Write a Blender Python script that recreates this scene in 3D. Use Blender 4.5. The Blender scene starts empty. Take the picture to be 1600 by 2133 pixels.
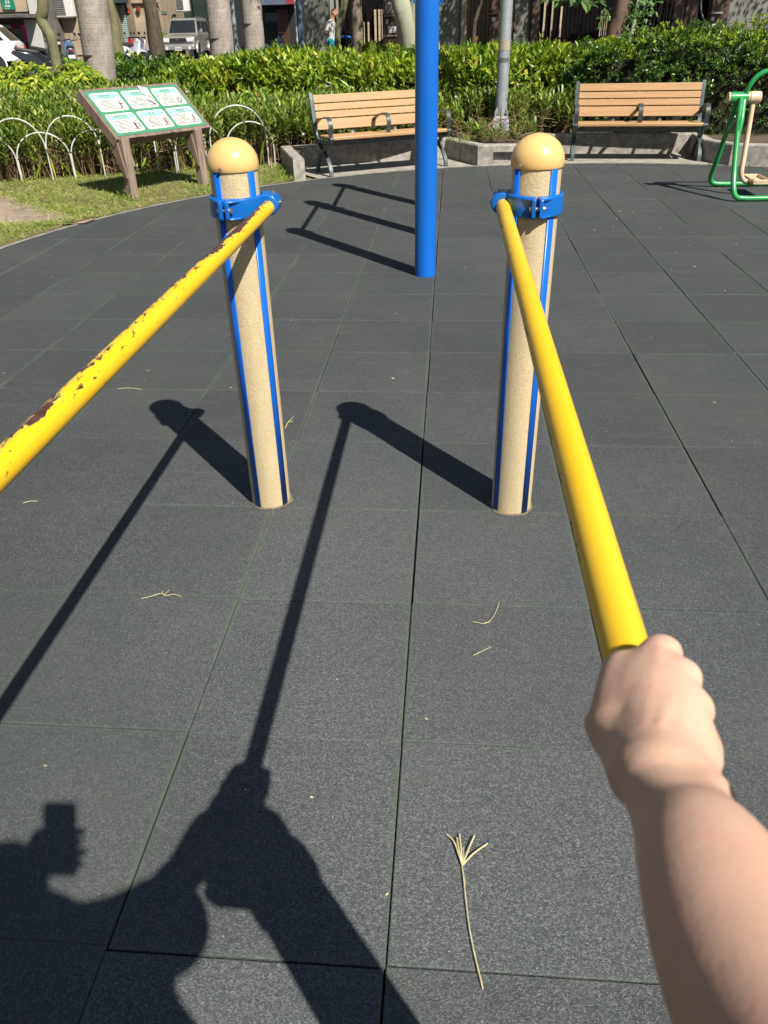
import bpy, bmesh, math, random
import numpy as np
from mathutils import Vector, Matrix, noise
random.seed(7); rng = np.random.default_rng(11)
PI = math.pi
sc = bpy.context.scene
COL = sc.collection

# ------------------------------------------------------------------ camera
CAM = np.array([0.08181, -0.71487, 1.38316]); FPX = 1604.0
YAW, PITCH, ROLL = -0.089225, 0.559972, -0.025134
def _axes():
    f = np.array([math.sin(YAW)*math.cos(PITCH), math.cos(YAW)*math.cos(PITCH), -math.sin(PITCH)])
    r = np.array([math.cos(YAW), -math.sin(YAW), 0.]); u = np.cross(r, f)
    c, s = math.cos(ROLL), math.sin(ROLL)
    return c*r+s*u, -s*r+c*u, f
RX, UX, FX = _axes()
def at(px, py, Y):
    """point of the world on the plane y=Y seen at photo pixel (px, py)"""
    d = FX + RX*(px-800)/FPX - UX*(py-1066.5)/FPX
    return Vector(CAM + d*(Y-CAM[1])/d[1])
def ground_at(px, py, z=0.0):
    d = FX + RX*(px-800)/FPX - UX*(py-1066.5)/FPX
    return Vector(CAM + d*(z-CAM[2])/d[2])

cam = bpy.data.cameras.new('camera'); camo = bpy.data.objects.new('camera', cam); COL.objects.link(camo)
m = Matrix.Identity(4)
for i in range(3):
    m[i][0] = RX[i]; m[i][1] = UX[i]; m[i][2] = -FX[i]; m[i][3] = CAM[i]
camo.matrix_world = m
cam.sensor_fit = 'VERTICAL'; cam.sensor_height = 36.0; cam.lens = FPX/2133*36.0
cam.clip_start = 0.01; cam.clip_end = 2000
cam.dof.use_dof = True; cam.dof.focus_distance = 4.0; cam.dof.aperture_fstop = 11.0
sc.camera = camo

# ------------------------------------------------------------------ light
SUNV = Vector((0.575, -0.70, 1.0)).normalized()
w = bpy.data.worlds.new('World'); sc.world = w; w.use_nodes = True
nt = w.node_tree; nt.nodes.clear()
out = nt.nodes.new('ShaderNodeOutputWorld'); bg = nt.nodes.new('ShaderNodeBackground')
sky = nt.nodes.new('ShaderNodeTexSky'); sky.sky_type = 'NISHITA'; sky.sun_disc = False
sky.sun_elevation = math.asin(SUNV.z); sky.sun_rotation = math.atan2(SUNV.x, SUNV.y)
nt.links.new(sky.outputs[0], bg.inputs[0]); bg.inputs[1].default_value = 0.045
nt.links.new(bg.outputs[0], out.inputs[0])
sl = bpy.data.lights.new('sun', 'SUN'); sl.energy = 5.0; sl.angle = math.radians(0.55); sl.color = (1.0, 0.955, 0.88)
so = bpy.data.objects.new('sun', sl); COL.objects.link(so)
so.rotation_euler = SUNV.to_track_quat('Z', 'Y').to_euler()
so.location = (6, -8, 12)
sc.view_settings.view_transform = 'Standard'; sc.view_settings.look = 'None'
sc.view_settings.gamma = 1.0; sc.view_settings.exposure = 0.70
sc.render.engine = 'CYCLES'
sc.cycles.max_bounces = 6; sc.cycles.diffuse_bounces = 3; sc.cycles.glossy_bounces = 3; sc.cycles.transmission_bounces = 4
sc.cycles.transparent_max_bounces = 4; sc.cycles.caustics_reflective = False; sc.cycles.caustics_refractive = False

# ------------------------------------------------------------------ materials
class NT:
    def __init__(s, name):
        s.m = bpy.data.materials.new(name); s.m.use_nodes = True
        s.t = s.m.node_tree; s.n = s.t.nodes; s.l = s.t.links
        s.p = s.n['Principled BSDF']
    def node(s, typ, **kw):
        n = s.n.new(typ)
        for k, v in kw.items(): setattr(n, k, v)
        return n
    def link(s, a, b): s.l.new(a, b)
    def coord(s, scale=(1, 1, 1), kind='Object'):
        tc = s.node('ShaderNodeTexCoord'); mp = s.node('ShaderNodeMapping')
        mp.inputs['Scale'].default_value = scale
        s.link(tc.outputs[kind], mp.inputs['Vector']); return mp.outputs[0]
    def noise(s, scale, detail=3, rough=0.55, vec=None, dist=0):
        n = s.node('ShaderNodeTexNoise'); n.inputs['Scale'].default_value = scale
        n.inputs['Detail'].default_value = detail; n.inputs['Roughness'].default_value = rough
        n.inputs['Distortion'].default_value = dist
        if vec is not None: s.link(vec, n.inputs['Vector'])
        return n.outputs['Fac']
    def ramp(s, fac, stops):
        r = s.node('ShaderNodeValToRGB'); e = r.color_ramp.elements
        while len(e) > 2: e.remove(e[-1])
        while len(e) < len(stops): e.new(0.5)
        for i, (p, c) in enumerate(stops):
            e[i].position = p
            e[i].color = (*c, 1) if isinstance(c, (tuple, list)) else (c, c, c, 1)
        s.link(fac, r.inputs[0]); return r.outputs[0]
    def mix(s, fac, a, b, blend='MIX'):
        n = s.node('ShaderNodeMix', data_type='RGBA', blend_type=blend)
        for i, v in ((0, fac), (6, a), (7, b)):
            if isinstance(v, (int, float)): n.inputs[i].default_value = v
            elif isinstance(v, tuple): n.inputs[i].default_value = (*v, 1)
            else: s.link(v, n.inputs[i])
        return n.outputs[2]
    def math(s, op, a, b=None, c=None, clamp=False):
        n = s.node('ShaderNodeMath', operation=op, use_clamp=clamp)
        for i, v in enumerate((a, b, c)):
            if v is None: continue
            if isinstance(v, (int, float)): n.inputs[i].default_value = v
            else: s.link(v, n.inputs[i])
        return n.outputs[0]
    def bump(s, h, strength=0.3, dist=0.01):
        b = s.node('ShaderNodeBump'); b.inputs['Strength'].default_value = strength
        b.inputs['Distance'].default_value = dist
        s.link(h, b.inputs['Height']); s.link(b.outputs[0], s.p.inputs['Normal'])
    def base(s, c):
        if isinstance(c, tuple): s.p.inputs['Base Color'].default_value = (*c, 1)
        else: s.link(c, s.p.inputs['Base Color'])
    def set(s, rough=None, metal=None, spec=None, coat=None):
        if rough is not None:
            if isinstance(rough, (int, float)): s.p.inputs['Roughness'].default_value = rough
            else: s.link(rough, s.p.inputs['Roughness'])
        if metal is not None: s.p.inputs['Metallic'].default_value = metal
        if spec is not None: s.p.inputs['Specular IOR Level'].default_value = spec
        if coat is not None: s.p.inputs['Coat Weight'].default_value = coat; s.p.inputs['Coat Roughness'].default_value = 0.12
def mat(name, c, rough=0.6, var=0.25, scale=8.0, bump=0.0, bscale=60.0, metal=0.0, spec=0.4, c2=None, vs=(1, 1, 1), coat=None, bdist=0.004):
    """paint / plain surface with real-world dirt variation"""
    s = NT(name); v = s.coord(vs)
    n = s.noise(scale, 4, 0.6, v)
    if c2 is None: c2 = tuple(x*(1-var) for x in c)
    s.base(s.ramp(n, [(0.32, c2), (0.66, c)]))
    s.set(rough=rough, metal=metal, spec=spec, coat=coat)
    if bump: s.bump(s.noise(bscale, 4, 0.6, v), bump, bdist)
    return s.m
def leafmat(name, stops, rough=0.42, trans=0.35, spec=0.45):
    """one colour per leaf (random per island), thin translucent leaf"""
    s = NT(name); g = s.node('ShaderNodeNewGeometry')
    col = s.ramp(g.outputs['Random Per Island'], stops)
    nz_ = s.noise(1.9, 4, .65, s.coord())
    col = s.mix(s.ramp(nz_, [(.50, 0.), (.70, .55)]), col, stops[-2][1]); col = s.mix(s.ramp(nz_, [(.30, .6), (.46, 0.)]), col, stops[0][1])
    s.base(col); s.set(rough=rough, spec=spec)
    tr = s.node('ShaderNodeBsdfTranslucent'); s.link(s.mix(0.5, col, (0.22, 0.32, 0.02), 'MIX'), tr.inputs[0])
    mx = s.node('ShaderNodeMixShader'); mx.inputs[0].default_value = trans
    o = s.n['Material Output']
    s.link(s.p.outputs[0], mx.inputs[1]); s.link(tr.outputs[0], mx.inputs[2]); s.link(mx.outputs[0], o.inputs[0])
    return s.m

# ------------------------------------------------------------------ objects
def tag(o, label=None, cat=None, group=None, kind=None):
    if label: o['label'] = label
    if cat: o['category'] = cat
    if group: o['group'] = group
    if kind: o['kind'] = kind
    return o
def thing(name, loc, label, cat, rz=0.0, group=None):
    o = bpy.data.objects.new(name, None); COL.objects.link(o); o.empty_display_size = 0.1
    o.location = loc; o.rotation_euler = (0, 0, rz)
    return tag(o, label, cat, group)
def finish(name, me, material, parent=None, smooth=True, angle=35):
    if material is not None:
        for mm in (material if isinstance(material, (list, tuple)) else [material]): me.materials.append(mm)
    if smooth:
        me.polygons.foreach_set('use_smooth', [True]*len(me.polygons))
        if angle: me.set_sharp_from_angle(angle=math.radians(angle))
    o = bpy.data.objects.new(name, me); COL.objects.link(o)
    if parent is not None: o.parent = parent
    return o
def bevel(o, w=0.004, seg=2):
    b = o.modifiers.new('bevel', 'BEVEL'); b.width = w; b.segments = seg; b.limit_method = 'ANGLE'; b.angle_limit = math.radians(40)
    return o
def structure(o): o['kind'] = 'structure'; return o
def rot_frame(d, up=Vector((0, 0, 1))):
    d = Vector(d).normalized()
    if abs(d.dot(up)) > 0.98: up = Vector((0, 1, 0))
    x = up.cross(d).normalized(); y = d.cross(x).normalized()
    return x, y, d
class MB:
    def __init__(s): s.v = []; s.f = []; s.mi = []; s.cur = 0
    def _f(s, *i): s.f.append(i); s.mi.append(s.cur)
    def box(s, c, size, rz=0.0, M=None, taper=(1, 1)):
        hx, hy, hz = (x/2 for x in size); b = len(s.v)
        R = Matrix.Rotation(rz, 3, 'Z')
        for z in (-1, 1):
            tx, ty = (taper if z > 0 else (1, 1))
            for x, y in ((-1, -1), (1, -1), (1, 1), (-1, 1)):
                p = Vector((x*hx*tx, y*hy*ty, z*hz))
                p = (M @ p if M is not None else R @ p) + Vector(c)
                s.v.append(p)
        for q in ((3, 2, 1, 0), (4, 5, 6, 7), (0, 1, 5, 4), (1, 2, 6, 5), (2, 3, 7, 6), (3, 0, 4, 7)): s._f(*[b+i for i in q])
        return s
    def beam(s, p0, p1, w, h, up=(0, 0, 1)):
        p0, p1 = Vector(p0), Vector(p1); x, y, d = rot_frame(p1-p0, Vector(up))
        b = len(s.v)
        for p in (p0, p1):
            for a, c in ((-1, -1), (1, -1), (1, 1), (-1, 1)): s.v.append(p + x*a*w/2 + y*c*h/2)
        for q in ((3, 2, 1, 0), (4, 5, 6, 7), (0, 1, 5, 4), (1, 2, 6, 5), (2, 3, 7, 6), (3, 0, 4, 7)): s._f(*[b+i for i in q])
        return s
    def ring(s, pts): b = len(s.v); s.v.extend(Vector(p) for p in pts); return b
    def loft(s, rings, caps=True, closed=True):
        n = len(rings[0]); bs = [s.ring(r) for r in rings]
        for a, b in zip(bs[:-1], bs[1:]):
            for i in range(n if closed else n-1):
                j = (i+1) % n; s._f(a+i, a+j, b+j, b+i)
        if caps and closed:
            s._f(*[bs[0]+i for i in range(n-1, -1, -1)]); s._f(*[bs[-1]+i for i in range(n)])
        return s
    def tube(s, path, r, n=12, caps=True):
        path = [Vector(p) for p in path]; k = len(path)
        rr = r if isinstance(r, (list, tuple)) else [r]*k
        rings = []; px = None
        for i in range(k):
            d = (path[min(i+1, k-1)]-path[max(i-1, 0)]).normalized()
            if px is None: x, y, _ = rot_frame(d)
            else:
                x = (px - d*px.dot(d)).normalized(); y = d.cross(x)
            px = x
            rings.append([path[i] + (x*math.cos(2*PI*j/n) + y*math.sin(2*PI*j/n))*rr[i] for j in range(n)])
        return s.loft(rings, caps)
    def cyl(s, p0, p1, r, r1=None, n=16): return s.tube([p0, p1], [r, r if r1 is None else r1], n)
    def lathe(s, prof, c=(0, 0, 0), n=32, axis='Z', caps=True):
        rings = []
        for r, h in prof:
            ring = []
            for j in range(n):
                a = 2*PI*j/n; q = (r*math.cos(a), r*math.sin(a), h)
                if axis == 'Y': q = (q[0], h, -q[1])
                if axis == 'X': q = (h, q[0], q[1])
                ring.append(Vector(c)+Vector(q))
            rings.append(ring)
        return s.loft(rings, caps)
    def sweep(s, path, w, h, side):
        """rectangular strap along path; w along fixed side axis, h across"""
        path = [Vector(p) for p in path]; side = Vector(side).normalized(); k = len(path); rings = []
        for i in range(k):
            d = (path[min(i+1, k-1)]-path[max(i-1, 0)]).normalized(); nrm = side.cross(d).normalized()
            p = path[i]
            rings.append([p-side*w/2-nrm*h/2, p+side*w/2-nrm*h/2, p+side*w/2+nrm*h/2, p-side*w/2+nrm*h/2])
        return s.loft(rings)
    def prism(s, poly, z0, z1):
        return s.loft([[Vector((x, y, z0)) for x, y in poly], [Vector((x, y, z1)) for x, y in poly]])
    def quad(s, *p): b = s.ring(p); s._f(*[b+i for i in range(len(p))]); return s
    def build(s, name, material, parent=None, smooth=True, angle=35):
        me = bpy.data.meshes.new(name); me.from_pydata([tuple(v) for v in s.v], [], s.f); me.update()
        if any(s.mi): me.polygons.foreach_set('material_index', s.mi)
        return finish(name, me, material, parent, smooth, angle)
def curve(pts, n=6):
    """Catmull-Rom through points"""
    P = [Vector(p) for p in pts]; P = [2*P[0]-P[1]] + P + [2*P[-1]-P[-2]]; o = []
    for i in range(1, len(P)-2):
        for k in range(n):
            t = k/n; a, b, c, d = P[i-1:i+3]
            o.append(0.5*((2*b)+(c-a)*t+(2*a-5*b+4*c-d)*t*t+(3*b-a-3*c+d)*t**3))
    o.append(P[-2]); return o
def np_mesh(name, V, F, material, parent=None, smooth=False, mi=None):
    """V (n,3) array, F list of (m,k) index arrays"""
    me = bpy.data.meshes.new(name); V = np.asarray(V, np.float32)
    me.vertices.add(len(V)); me.vertices.foreach_set('co', V.ravel())
    F = F if isinstance(F, list) else [F]
    loops = np.concatenate([f.ravel() for f in F]).astype(np.int32)
    tot = np.concatenate([np.full(len(f), f.shape[1]) for f in F]); start = np.concatenate([[0], np.cumsum(tot)[:-1]]).astype(np.int32)
    me.loops.add(len(loops)); me.loops.foreach_set('vertex_index', loops)
    me.polygons.add(len(tot)); me.polygons.foreach_set('loop_start', start)
    if mi is not None: me.polygons.foreach_set('material_index', np.asarray(mi, np.int32))
    me.update(calc_edges=True); me.validate()
    return finish(name, me, material, parent, smooth, None)
def nrm(a): return a/np.maximum(np.linalg.norm(a, axis=-1, keepdims=True), 1e-9)
def leaves(P, D, N, L, W, segs=1, droop=0.15, fold=0.18):
    """arrays of leaves: P base, D direction, N face normal. returns V, [F]"""
    n = len(P); D = nrm(D); S = nrm(np.cross(D, N)); N = np.cross(S, D)
    L = np.broadcast_to(L, (n,))[:, None]; W = np.broadcast_to(W, (n,))[:, None]
    dz = np.array([[0, 0, -1.]])
    if segs == 1:
        mid = P + D*L*0.42
        V = np.stack([P, mid - S*W/2 + N*W*fold, P + D*L + dz*L*droop, mid + S*W/2 + N*W*fold], 1).reshape(-1, 3)
        b = np.arange(n)[:, None]*4
        return V, [np.concatenate([b+np.array([[0, 1, 2]]), b+np.array([[0, 2, 3]])])]
    a = P + D*L*0.33 + dz*L*droop*0.1; c = P + D*L*0.68 + dz*L*droop*0.45
    V = np.stack([P - S*W*0.2, P + S*W*0.2, a - S*W/2, a + S*W/2, c - S*W*0.4, c + S*W*0.4, P + D*L + dz*L*droop], 1).reshape(-1, 3)
    b = np.arange(n)[:, None]*7
    return V, [np.concatenate([b+np.array([[0, 1, 3, 2]]), b+np.array([[2, 3, 5, 4]])]), b+np.array([[4, 5, 6]])]
def leaf_obj(name, sets, materials, parent=None):
    Vs = []; F3 = []; F4 = []; m3 = []; m4 = []; off = 0
    for V, F, k in sets:
        for f in F:
            (F3 if f.shape[1] == 3 else F4).append(f+off); (m3 if f.shape[1] == 3 else m4).append(np.full(len(f), k))
        Vs.append(V); off += len(V)
    F = []; mi = []
    if F3: F.append(np.concatenate(F3)); mi.append(np.concatenate(m3))
    if F4: F.append(np.concatenate(F4)); mi.append(np.concatenate(m4))
    return np_mesh(name, np.concatenate(Vs), F, materials, parent, False, np.concatenate(mi))
def rdir(n): return nrm(rng.normal(size=(n, 3)))

# ------------------------------------------------------------------ signed-distance bodies (surface nets)
class SDF:
    def __init__(s): s.ops = []
    def cap(s, a, b, ra, rb, k=0.01): s.ops.append(('c', np.array(a, float), np.array(b, float), ra, rb, k)); return s
    def ell(s, c, r, k=0.01, R=None): s.ops.append(('e', np.array(c, float), np.array(r, float), R, 0, k)); return s
    def sub(s, c, r, k=0.004): s.ops.append(('s', np.array(c, float), np.array(r, float), None, 0, k)); return s
    def ev(s, P):
        d = np.full(len(P), 1e3)
        for t, a, b, ra, rb, k in s.ops:
            if t == 'c':
                pa = P-a; ba = b-a; h = np.clip(pa@ba/max(ba@ba, 1e-12), 0, 1)
                q = np.linalg.norm(pa-h[:, None]*ba, axis=1)-(ra+(rb-ra)*h)
            else:
                q0 = P-a
                if ra is not None: q0 = q0@ra
                l = np.linalg.norm(q0/b, axis=1); q = (l-1)*b.min() if b.max()/b.min() < 1.05 else l*(l-1)/np.maximum(np.linalg.norm(q0/b**2, axis=1), 1e-9)
            if t == 's':
                h = np.clip(0.5-0.5*(q+d)/k, 0, 1); d = d*(1-h)+(-q)*h+k*h*(1-h)
            elif k <= 0: d = np.minimum(d, q)
            else:
                h = np.clip(0.5+0.5*(d-q)/k, 0, 1); d = d*(1-h)+q*h-k*h*(1-h)
        return d
    def mesh(s, lo, hi, h, clip=None):
        lo = np.array(lo); n = np.ceil((np.array(hi)-lo)/h).astype(int)+1
        ax = [lo[i]+h*np.arange(n[i]) for i in range(3)]
        d = np.empty(tuple(n))
        for i in range(n[0]):
            Y, Z = np.meshgrid(ax[1], ax[2], indexing='ij')
            P = np.stack([np.full(Y.size, ax[0][i]), Y.ravel(), Z.ravel()], 1); v = s.ev(P)
            if clip is not None: v = np.maximum(v, clip(P))
            d[i] = v.reshape(Y.shape)
        ins = d < 0; c = n-1
        cnt = np.zeros(tuple(c)); acc = np.zeros(tuple(c)+(3,))
        sl = lambda o: tuple(slice(o[i], o[i]+c[i]) for i in range(3))
        for axis in range(3):
            o1, o2 = [j for j in range(3) if j != axis]
            for p in (0, 1):
                for q in (0, 1):
                    A = [0, 0, 0]; A[o1] = p; A[o2] = q; B = list(A); B[axis] = 1
                    da, db = d[sl(A)], d[sl(B)]; x = (da < 0) != (db < 0)
                    t = np.where(x, da/np.where(x, da-db, 1), 0)
                    pos = np.zeros(tuple(c)+(3,)); pos[..., o1] = p; pos[..., o2] = q; pos[..., axis] = t
                    acc += np.where(x[..., None], pos, 0); cnt += x
        idx = -np.ones(tuple(c), int); act = cnt > 0; idx[act] = np.arange(act.sum())
        I = np.argwhere(act); V = lo+h*(I+acc[act]/cnt[act][:, None])
        F = []
        for axis in range(3):
            o1, o2 = (axis+1) % 3, (axis+2) % 3
            s0 = [slice(1, c[i]) for i in range(3)]; s0[axis] = slice(0, c[axis])
            s1 = [slice(1, c[i]) for i in range(3)]; s1[axis] = slice(1, c[axis]+1)
            a, b = ins[tuple(s0)], ins[tuple(s1)]
            for flip, msk in ((False, a & ~b), (True, b & ~a)):
                J = np.argwhere(msk)
                if len(J) == 0: continue
                J = J + np.array([0 if i == axis else 1 for i in range(3)])
                e1 = np.zeros(3, int); e1[o1] = 1; e2 = np.zeros(3, int); e2[o2] = 1
                g = lambda Q: idx[Q[:, 0], Q[:, 1], Q[:, 2]]
                q = np.stack([g(J-e1-e2), g(J-e2), g(J), g(J-e1)], 1)
                F.append(q[:, ::-1] if flip else q)
        return V, np.concatenate(F)
# ------------------------------------------------------------------ ground sheets
PC = (1.55, 4.2); PR = 5.03
def boundary(off=0.0):
    """outline of the rubber floor: straight sides, round far end (counter-clockwise from south-east)"""
    R = PR+off; pts = [(PC[0]+R, -7), (PC[0]+R, PC[1])]
    pts += [(PC[0]+R*math.cos(a), PC[1]+R*math.sin(a)) for a in np.linspace(0, PI, 90)[1:-1]]
    return pts + [(PC[0]-R, PC[1]), (PC[0]-R, -7)]
def clip_convex(poly, clip):
    out = poly
    for i in range(len(clip)):
        a, b = clip[i], clip[(i+1) % len(clip)]; src = out; out = []
        if not src: return []
        ins = lambda p: (b[0]-a[0])*(p[1]-a[1])-(b[1]-a[1])*(p[0]-a[0]) >= 0
        for j in range(len(src)):
            p, q = src[j], src[(j+1) % len(src)]
            if ins(p) != ins(q):
                d1 = (b[0]-a[0])*(p[1]-a[1])-(b[1]-a[1])*(p[0]-a[0]); d2 = (b[0]-a[0])*(q[1]-a[1])-(b[1]-a[1])*(q[0]-a[0])
                t = d1/(d1-d2); x = (p[0]+t*(q[0]-p[0]), p[1]+t*(q[1]-p[1]))
                if ins(p): out += [p, x]
                else: out += [x]
            elif ins(p): out.append(p)
            if ins(p) and ins(q): pass
        out = [p for k, p in enumerate(out) if k == 0 or (abs(p[0]-out[k-1][0])+abs(p[1]-out[k-1][1])) > 1e-5]
    return out
# rubber tiles: real 0.5 m slabs with open joints
def rubber_mat():
    s = NT('rubber_granule'); v = s.coord(); g = s.node('ShaderNodeNewGeometry')
    vg = s.node('ShaderNodeTexVoronoi'); vg.inputs['Scale'].default_value = 400; s.link(v, vg.inputs['Vector'])
    gs = s.node('ShaderNodeSeparateColor'); s.link(vg.outputs['Color'], gs.inputs[0])
    fine = gs.outputs[0]; mid = s.noise(70, 3, 0.6, v); big = s.noise(1.3, 5, 0.65, v, 0.6)
    c = s.ramp(fine, [(0.05, (0.019, 0.021, 0.0225)), (0.45, (0.039, 0.0425, 0.0445)), (0.80, (0.066, 0.071, 0.073)), (0.97, (0.13, 0.137, 0.13))])
    c = s.mix(s.math('MULTIPLY', mid, 0.5), c, (0.032, 0.035, 0.037))
    # dry dust film, stronger in worn patches and away from the camera end
    dust = s.ramp(big, [(0.40, 0.0), (0.72, 0.60)])
    c = s.mix(dust, c, (0.070, 0.068, 0.063))
    # falloff of the lit tone with distance, painted in as a pale near zone
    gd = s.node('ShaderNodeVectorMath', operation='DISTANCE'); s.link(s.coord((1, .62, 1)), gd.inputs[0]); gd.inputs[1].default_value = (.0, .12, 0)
    near_light = s.math('SUBTRACT', 1.0, s.math('MULTIPLY', s.math('ADD', gd.outputs['Value'], s.math('MULTIPLY', s.noise(1.6, 4, .6, v), .9)), .47), clamp=True)
    c = s.mix(s.math('MULTIPLY', near_light, .62), c, s.ramp(fine, [(.1, (.064, .071, .076)), (.6, (.124, .134, .140)), (.97, (.24, .25, .245))]))
    sm = s.noise(9, 5, 0.7, s.coord((0.5, 2.2, 1)), 0.4)
    c = s.mix(s.ramp(sm, [(0.54, 0.0), (0.74, 0.50)]), c, (0.098, 0.094, 0.085))
    # thin green algae film along the joints
    sx = s.node('ShaderNodeSeparateXYZ'); s.link(v, sx.inputs[0])
    def seam(o, sc_):
        f = s.math('ABSOLUTE', s.math('SUBTRACT', s.math('FRACT', s.math('ADD', s.math('MULTIPLY', o, 2.0), 0.5)), 0.5))
        return s.math('SUBTRACT', 1.0, s.math('MULTIPLY', f, sc_), clamp=True)
    sm = s.math('MAXIMUM', seam(sx.outputs[0], 34.0), s.math('MULTIPLY', seam(sx.outputs[1], 44.0), s.ramp(s.noise(.8, 3, .6, v), [(.35, .15), (.7, 1.)])))
    al = s.math('MULTIPLY', sm, s.ramp(s.noise(2.3, 4, 0.7, v), [(0.36, 0.10), (0.58, 0.75)]))
    c = s.mix(al, c, (0.098, 0.122, 0.086))
    gp = s.ramp(s.noise(0.9, 4, 0.6, s.coord((1, 1, 1))), [(0.42, 0.0), (0.66, 0.42)])
    c = s.mix(gp, c, (0.044, 0.056, 0.048))
    tone = s.math('MULTIPLY_ADD', g.outputs['Random Per Island'], 0.18, 0.94)
    c = s.mix(1.0, c, s.node('ShaderNodeCombineColor').outputs[0], 'MULTIPLY') if False else c
    hs = s.node('ShaderNodeHueSaturation'); s.link(c, hs.inputs['Color']); s.link(tone, hs.inputs['Value'])
    # light specks: grit and chaff caught in the granules
    vo = s.node('ShaderNodeTexVoronoi'); vo.inputs['Scale'].default_value = 26; s.link(v, vo.inputs['Vector'])
    spk = s.math('LESS_THAN', vo.outputs['Distance'], 0.036)
    c = s.mix(spk, hs.outputs[0], (0.34, 0.32, 0.27))
    s.base(c); s.set(rough=0.8, spec=0.4)
    s.bump(s.math('ADD', s.math('MULTIPLY', vg.outputs['Distance'], -1.2), s.math('ADD', s.math('MULTIPLY', fine, 0.5), s.math('MULTIPLY', mid, 0.5))), 0.5, 0.004)
    return s.m
mb = MB(); B = boundary(-0.004); random.seed(3)
dxc = {}
for i in range(-7, 13):
    for j in range(-5, 19):
        jx, jy = random.uniform(-.0016, .0016), random.uniform(-.0012, .0012); z = random.uniform(-.0011, .0009)
        sh = 0.006*math.sin(i*1.7)+0.004*(i > 0)            # rows of neighbouring columns do not meet exactly
        gx, gy = (0.0034 if i >= 0 else 0.0016), 0.0012
        poly = [(i*.5+gx+jx, j*.5+gy+jy+sh), ((i+1)*.5-0.0013+jx, j*.5+gy+jy+sh), ((i+1)*.5-0.0013+jx, (j+1)*.5-gy+jy+sh), (i*.5+gx+jx, (j+1)*.5-gy+jy+sh)]
        poly = clip_convex(poly, B)
        if len(poly) < 3: continue
        cx = sum(p[0] for p in poly)/len(poly); cy = sum(p[1] for p in poly)/len(poly)
        tz = [random.uniform(-.0006, .0006) for _ in poly]
        top = [Vector((cx+(x-cx)*.992, cy+(y-cy)*.992, z+t)) for (x, y), t in zip(poly, tz)]
        rim = [Vector((x, y, z-.0018)) for x, y in poly]; bot = [Vector((x, y, -.024)) for x, y in poly]
        b0, b1, b2 = mb.ring(top), mb.ring(rim), mb.ring(bot); n = len(poly)
        mb._f(*[b0+k for k in range(n)])
        for a, b in ((b0, b1), (b1, b2)):
            for k in range(n): mb._f(a+k, b+k, b+(k+1) % n, a+(k+1) % n)
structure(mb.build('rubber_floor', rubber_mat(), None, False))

soil = mat('soil', (0.115, 0.085, 0.058), 0.95, 0.5, 3.0, 0.8, 40, bdist=0.02)
mb = MB(); mb.quad((-300, -120, -.03), (300, -120, -.03), (300, 400, -.03), (-300, 400, -.03))
structure(mb.build('ground', soil, None, False))

def ring_sheet(name, a0, a1, offs, zf, material, south=None, n=70):
    """sheet that follows the rubber edge between angles a0..a1 (degrees), optional straight run south"""
    A = np.radians(np.linspace(a0, a1, n)); V = []
    for o, z in offs:
        row = [(PC[0]+(PR+o)*math.cos(a), PC[1]+(PR+o)*math.sin(a)) for a in A]
        if south is not None: row += [(PC[0]-(PR+o), y) for y in np.linspace(PC[1], south, 24)[1:]]
        V.append([(x, y, zf(x, y, z, o)) for x, y in row])
    m_ = MB()
    for i in range(len(V)-1):
        for j in range(len(V[0])-1): m_.quad(V[i][j], V[i][j+1], V[i+1][j+1], V[i+1][j])
    me = m_.build(name, material, None, True, None)
    bm = bmesh.new(); bm.from_mesh(me.data); bmesh.ops.remove_doubles(bm, verts=bm.verts, dist=1e-4); bmesh.ops.recalc_face_normals(bm, faces=bm.faces)
    if bm.faces and sum(f.normal.z for f in bm.faces) < 0: bmesh.ops.reverse_faces(bm, faces=bm.faces)
    bm.to_mesh(me.data); bm.free()
    return structure(me)
nz = lambda x, y, s=1.0: noise.noise(Vector((x*s, y*s, 3.1)))
# lawn at the left, worn path running into it
def lawn_mat():
    s = NT('lawn_soil'); v = s.coord()
    c = s.ramp(s.noise(5, 5, 0.65, v), [(0.3, (0.12, 0.095, 0.055)), (0.55, (0.17, 0.15, 0.065)), (0.75, (0.25, 0.21, 0.11))])
    s.base(c); s.set(rough=0.95, spec=0.2); s.bump(s.noise(60, 4, 0.7, v), 0.7, 0.02); return s.m
ring_sheet('lawn', 125.5, 180, [(o, -.005+.012*min(1, o)) for o in np.concatenate([np.linspace(.045, 3, 22), np.linspace(3.4, 9, 8)])],
           lambda x, y, z, o: z+.012*min(1, o*3)*nz(x, y, 1.5), lawn_mat(), south=-6)
conc = mat('concrete', (0.36, 0.335, 0.29), 0.9, 0.38, 7, 0.55, 70, c2=(0.20, 0.185, 0.155), bdist=0.006)
conc_d = mat('exposed_aggregate', (0.40, 0.37, 0.32), 0.92, 0.4, 16, 0.7, 160, c2=(0.20, 0.185, 0.16), bdist=0.006)
ring_sheet('kerb_strip', 62, 180, [(.0, .002), (.045, .004), (.05, -.02)], lambda x, y, z, o: z, conc, south=-6)
ring_sheet('bench_apron', 60, 125, [(o, .001) for o in (.05, .4, .9, 1.5)], lambda x, y, z, o: z+.0015*nz(x, y, 4), conc)
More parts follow.
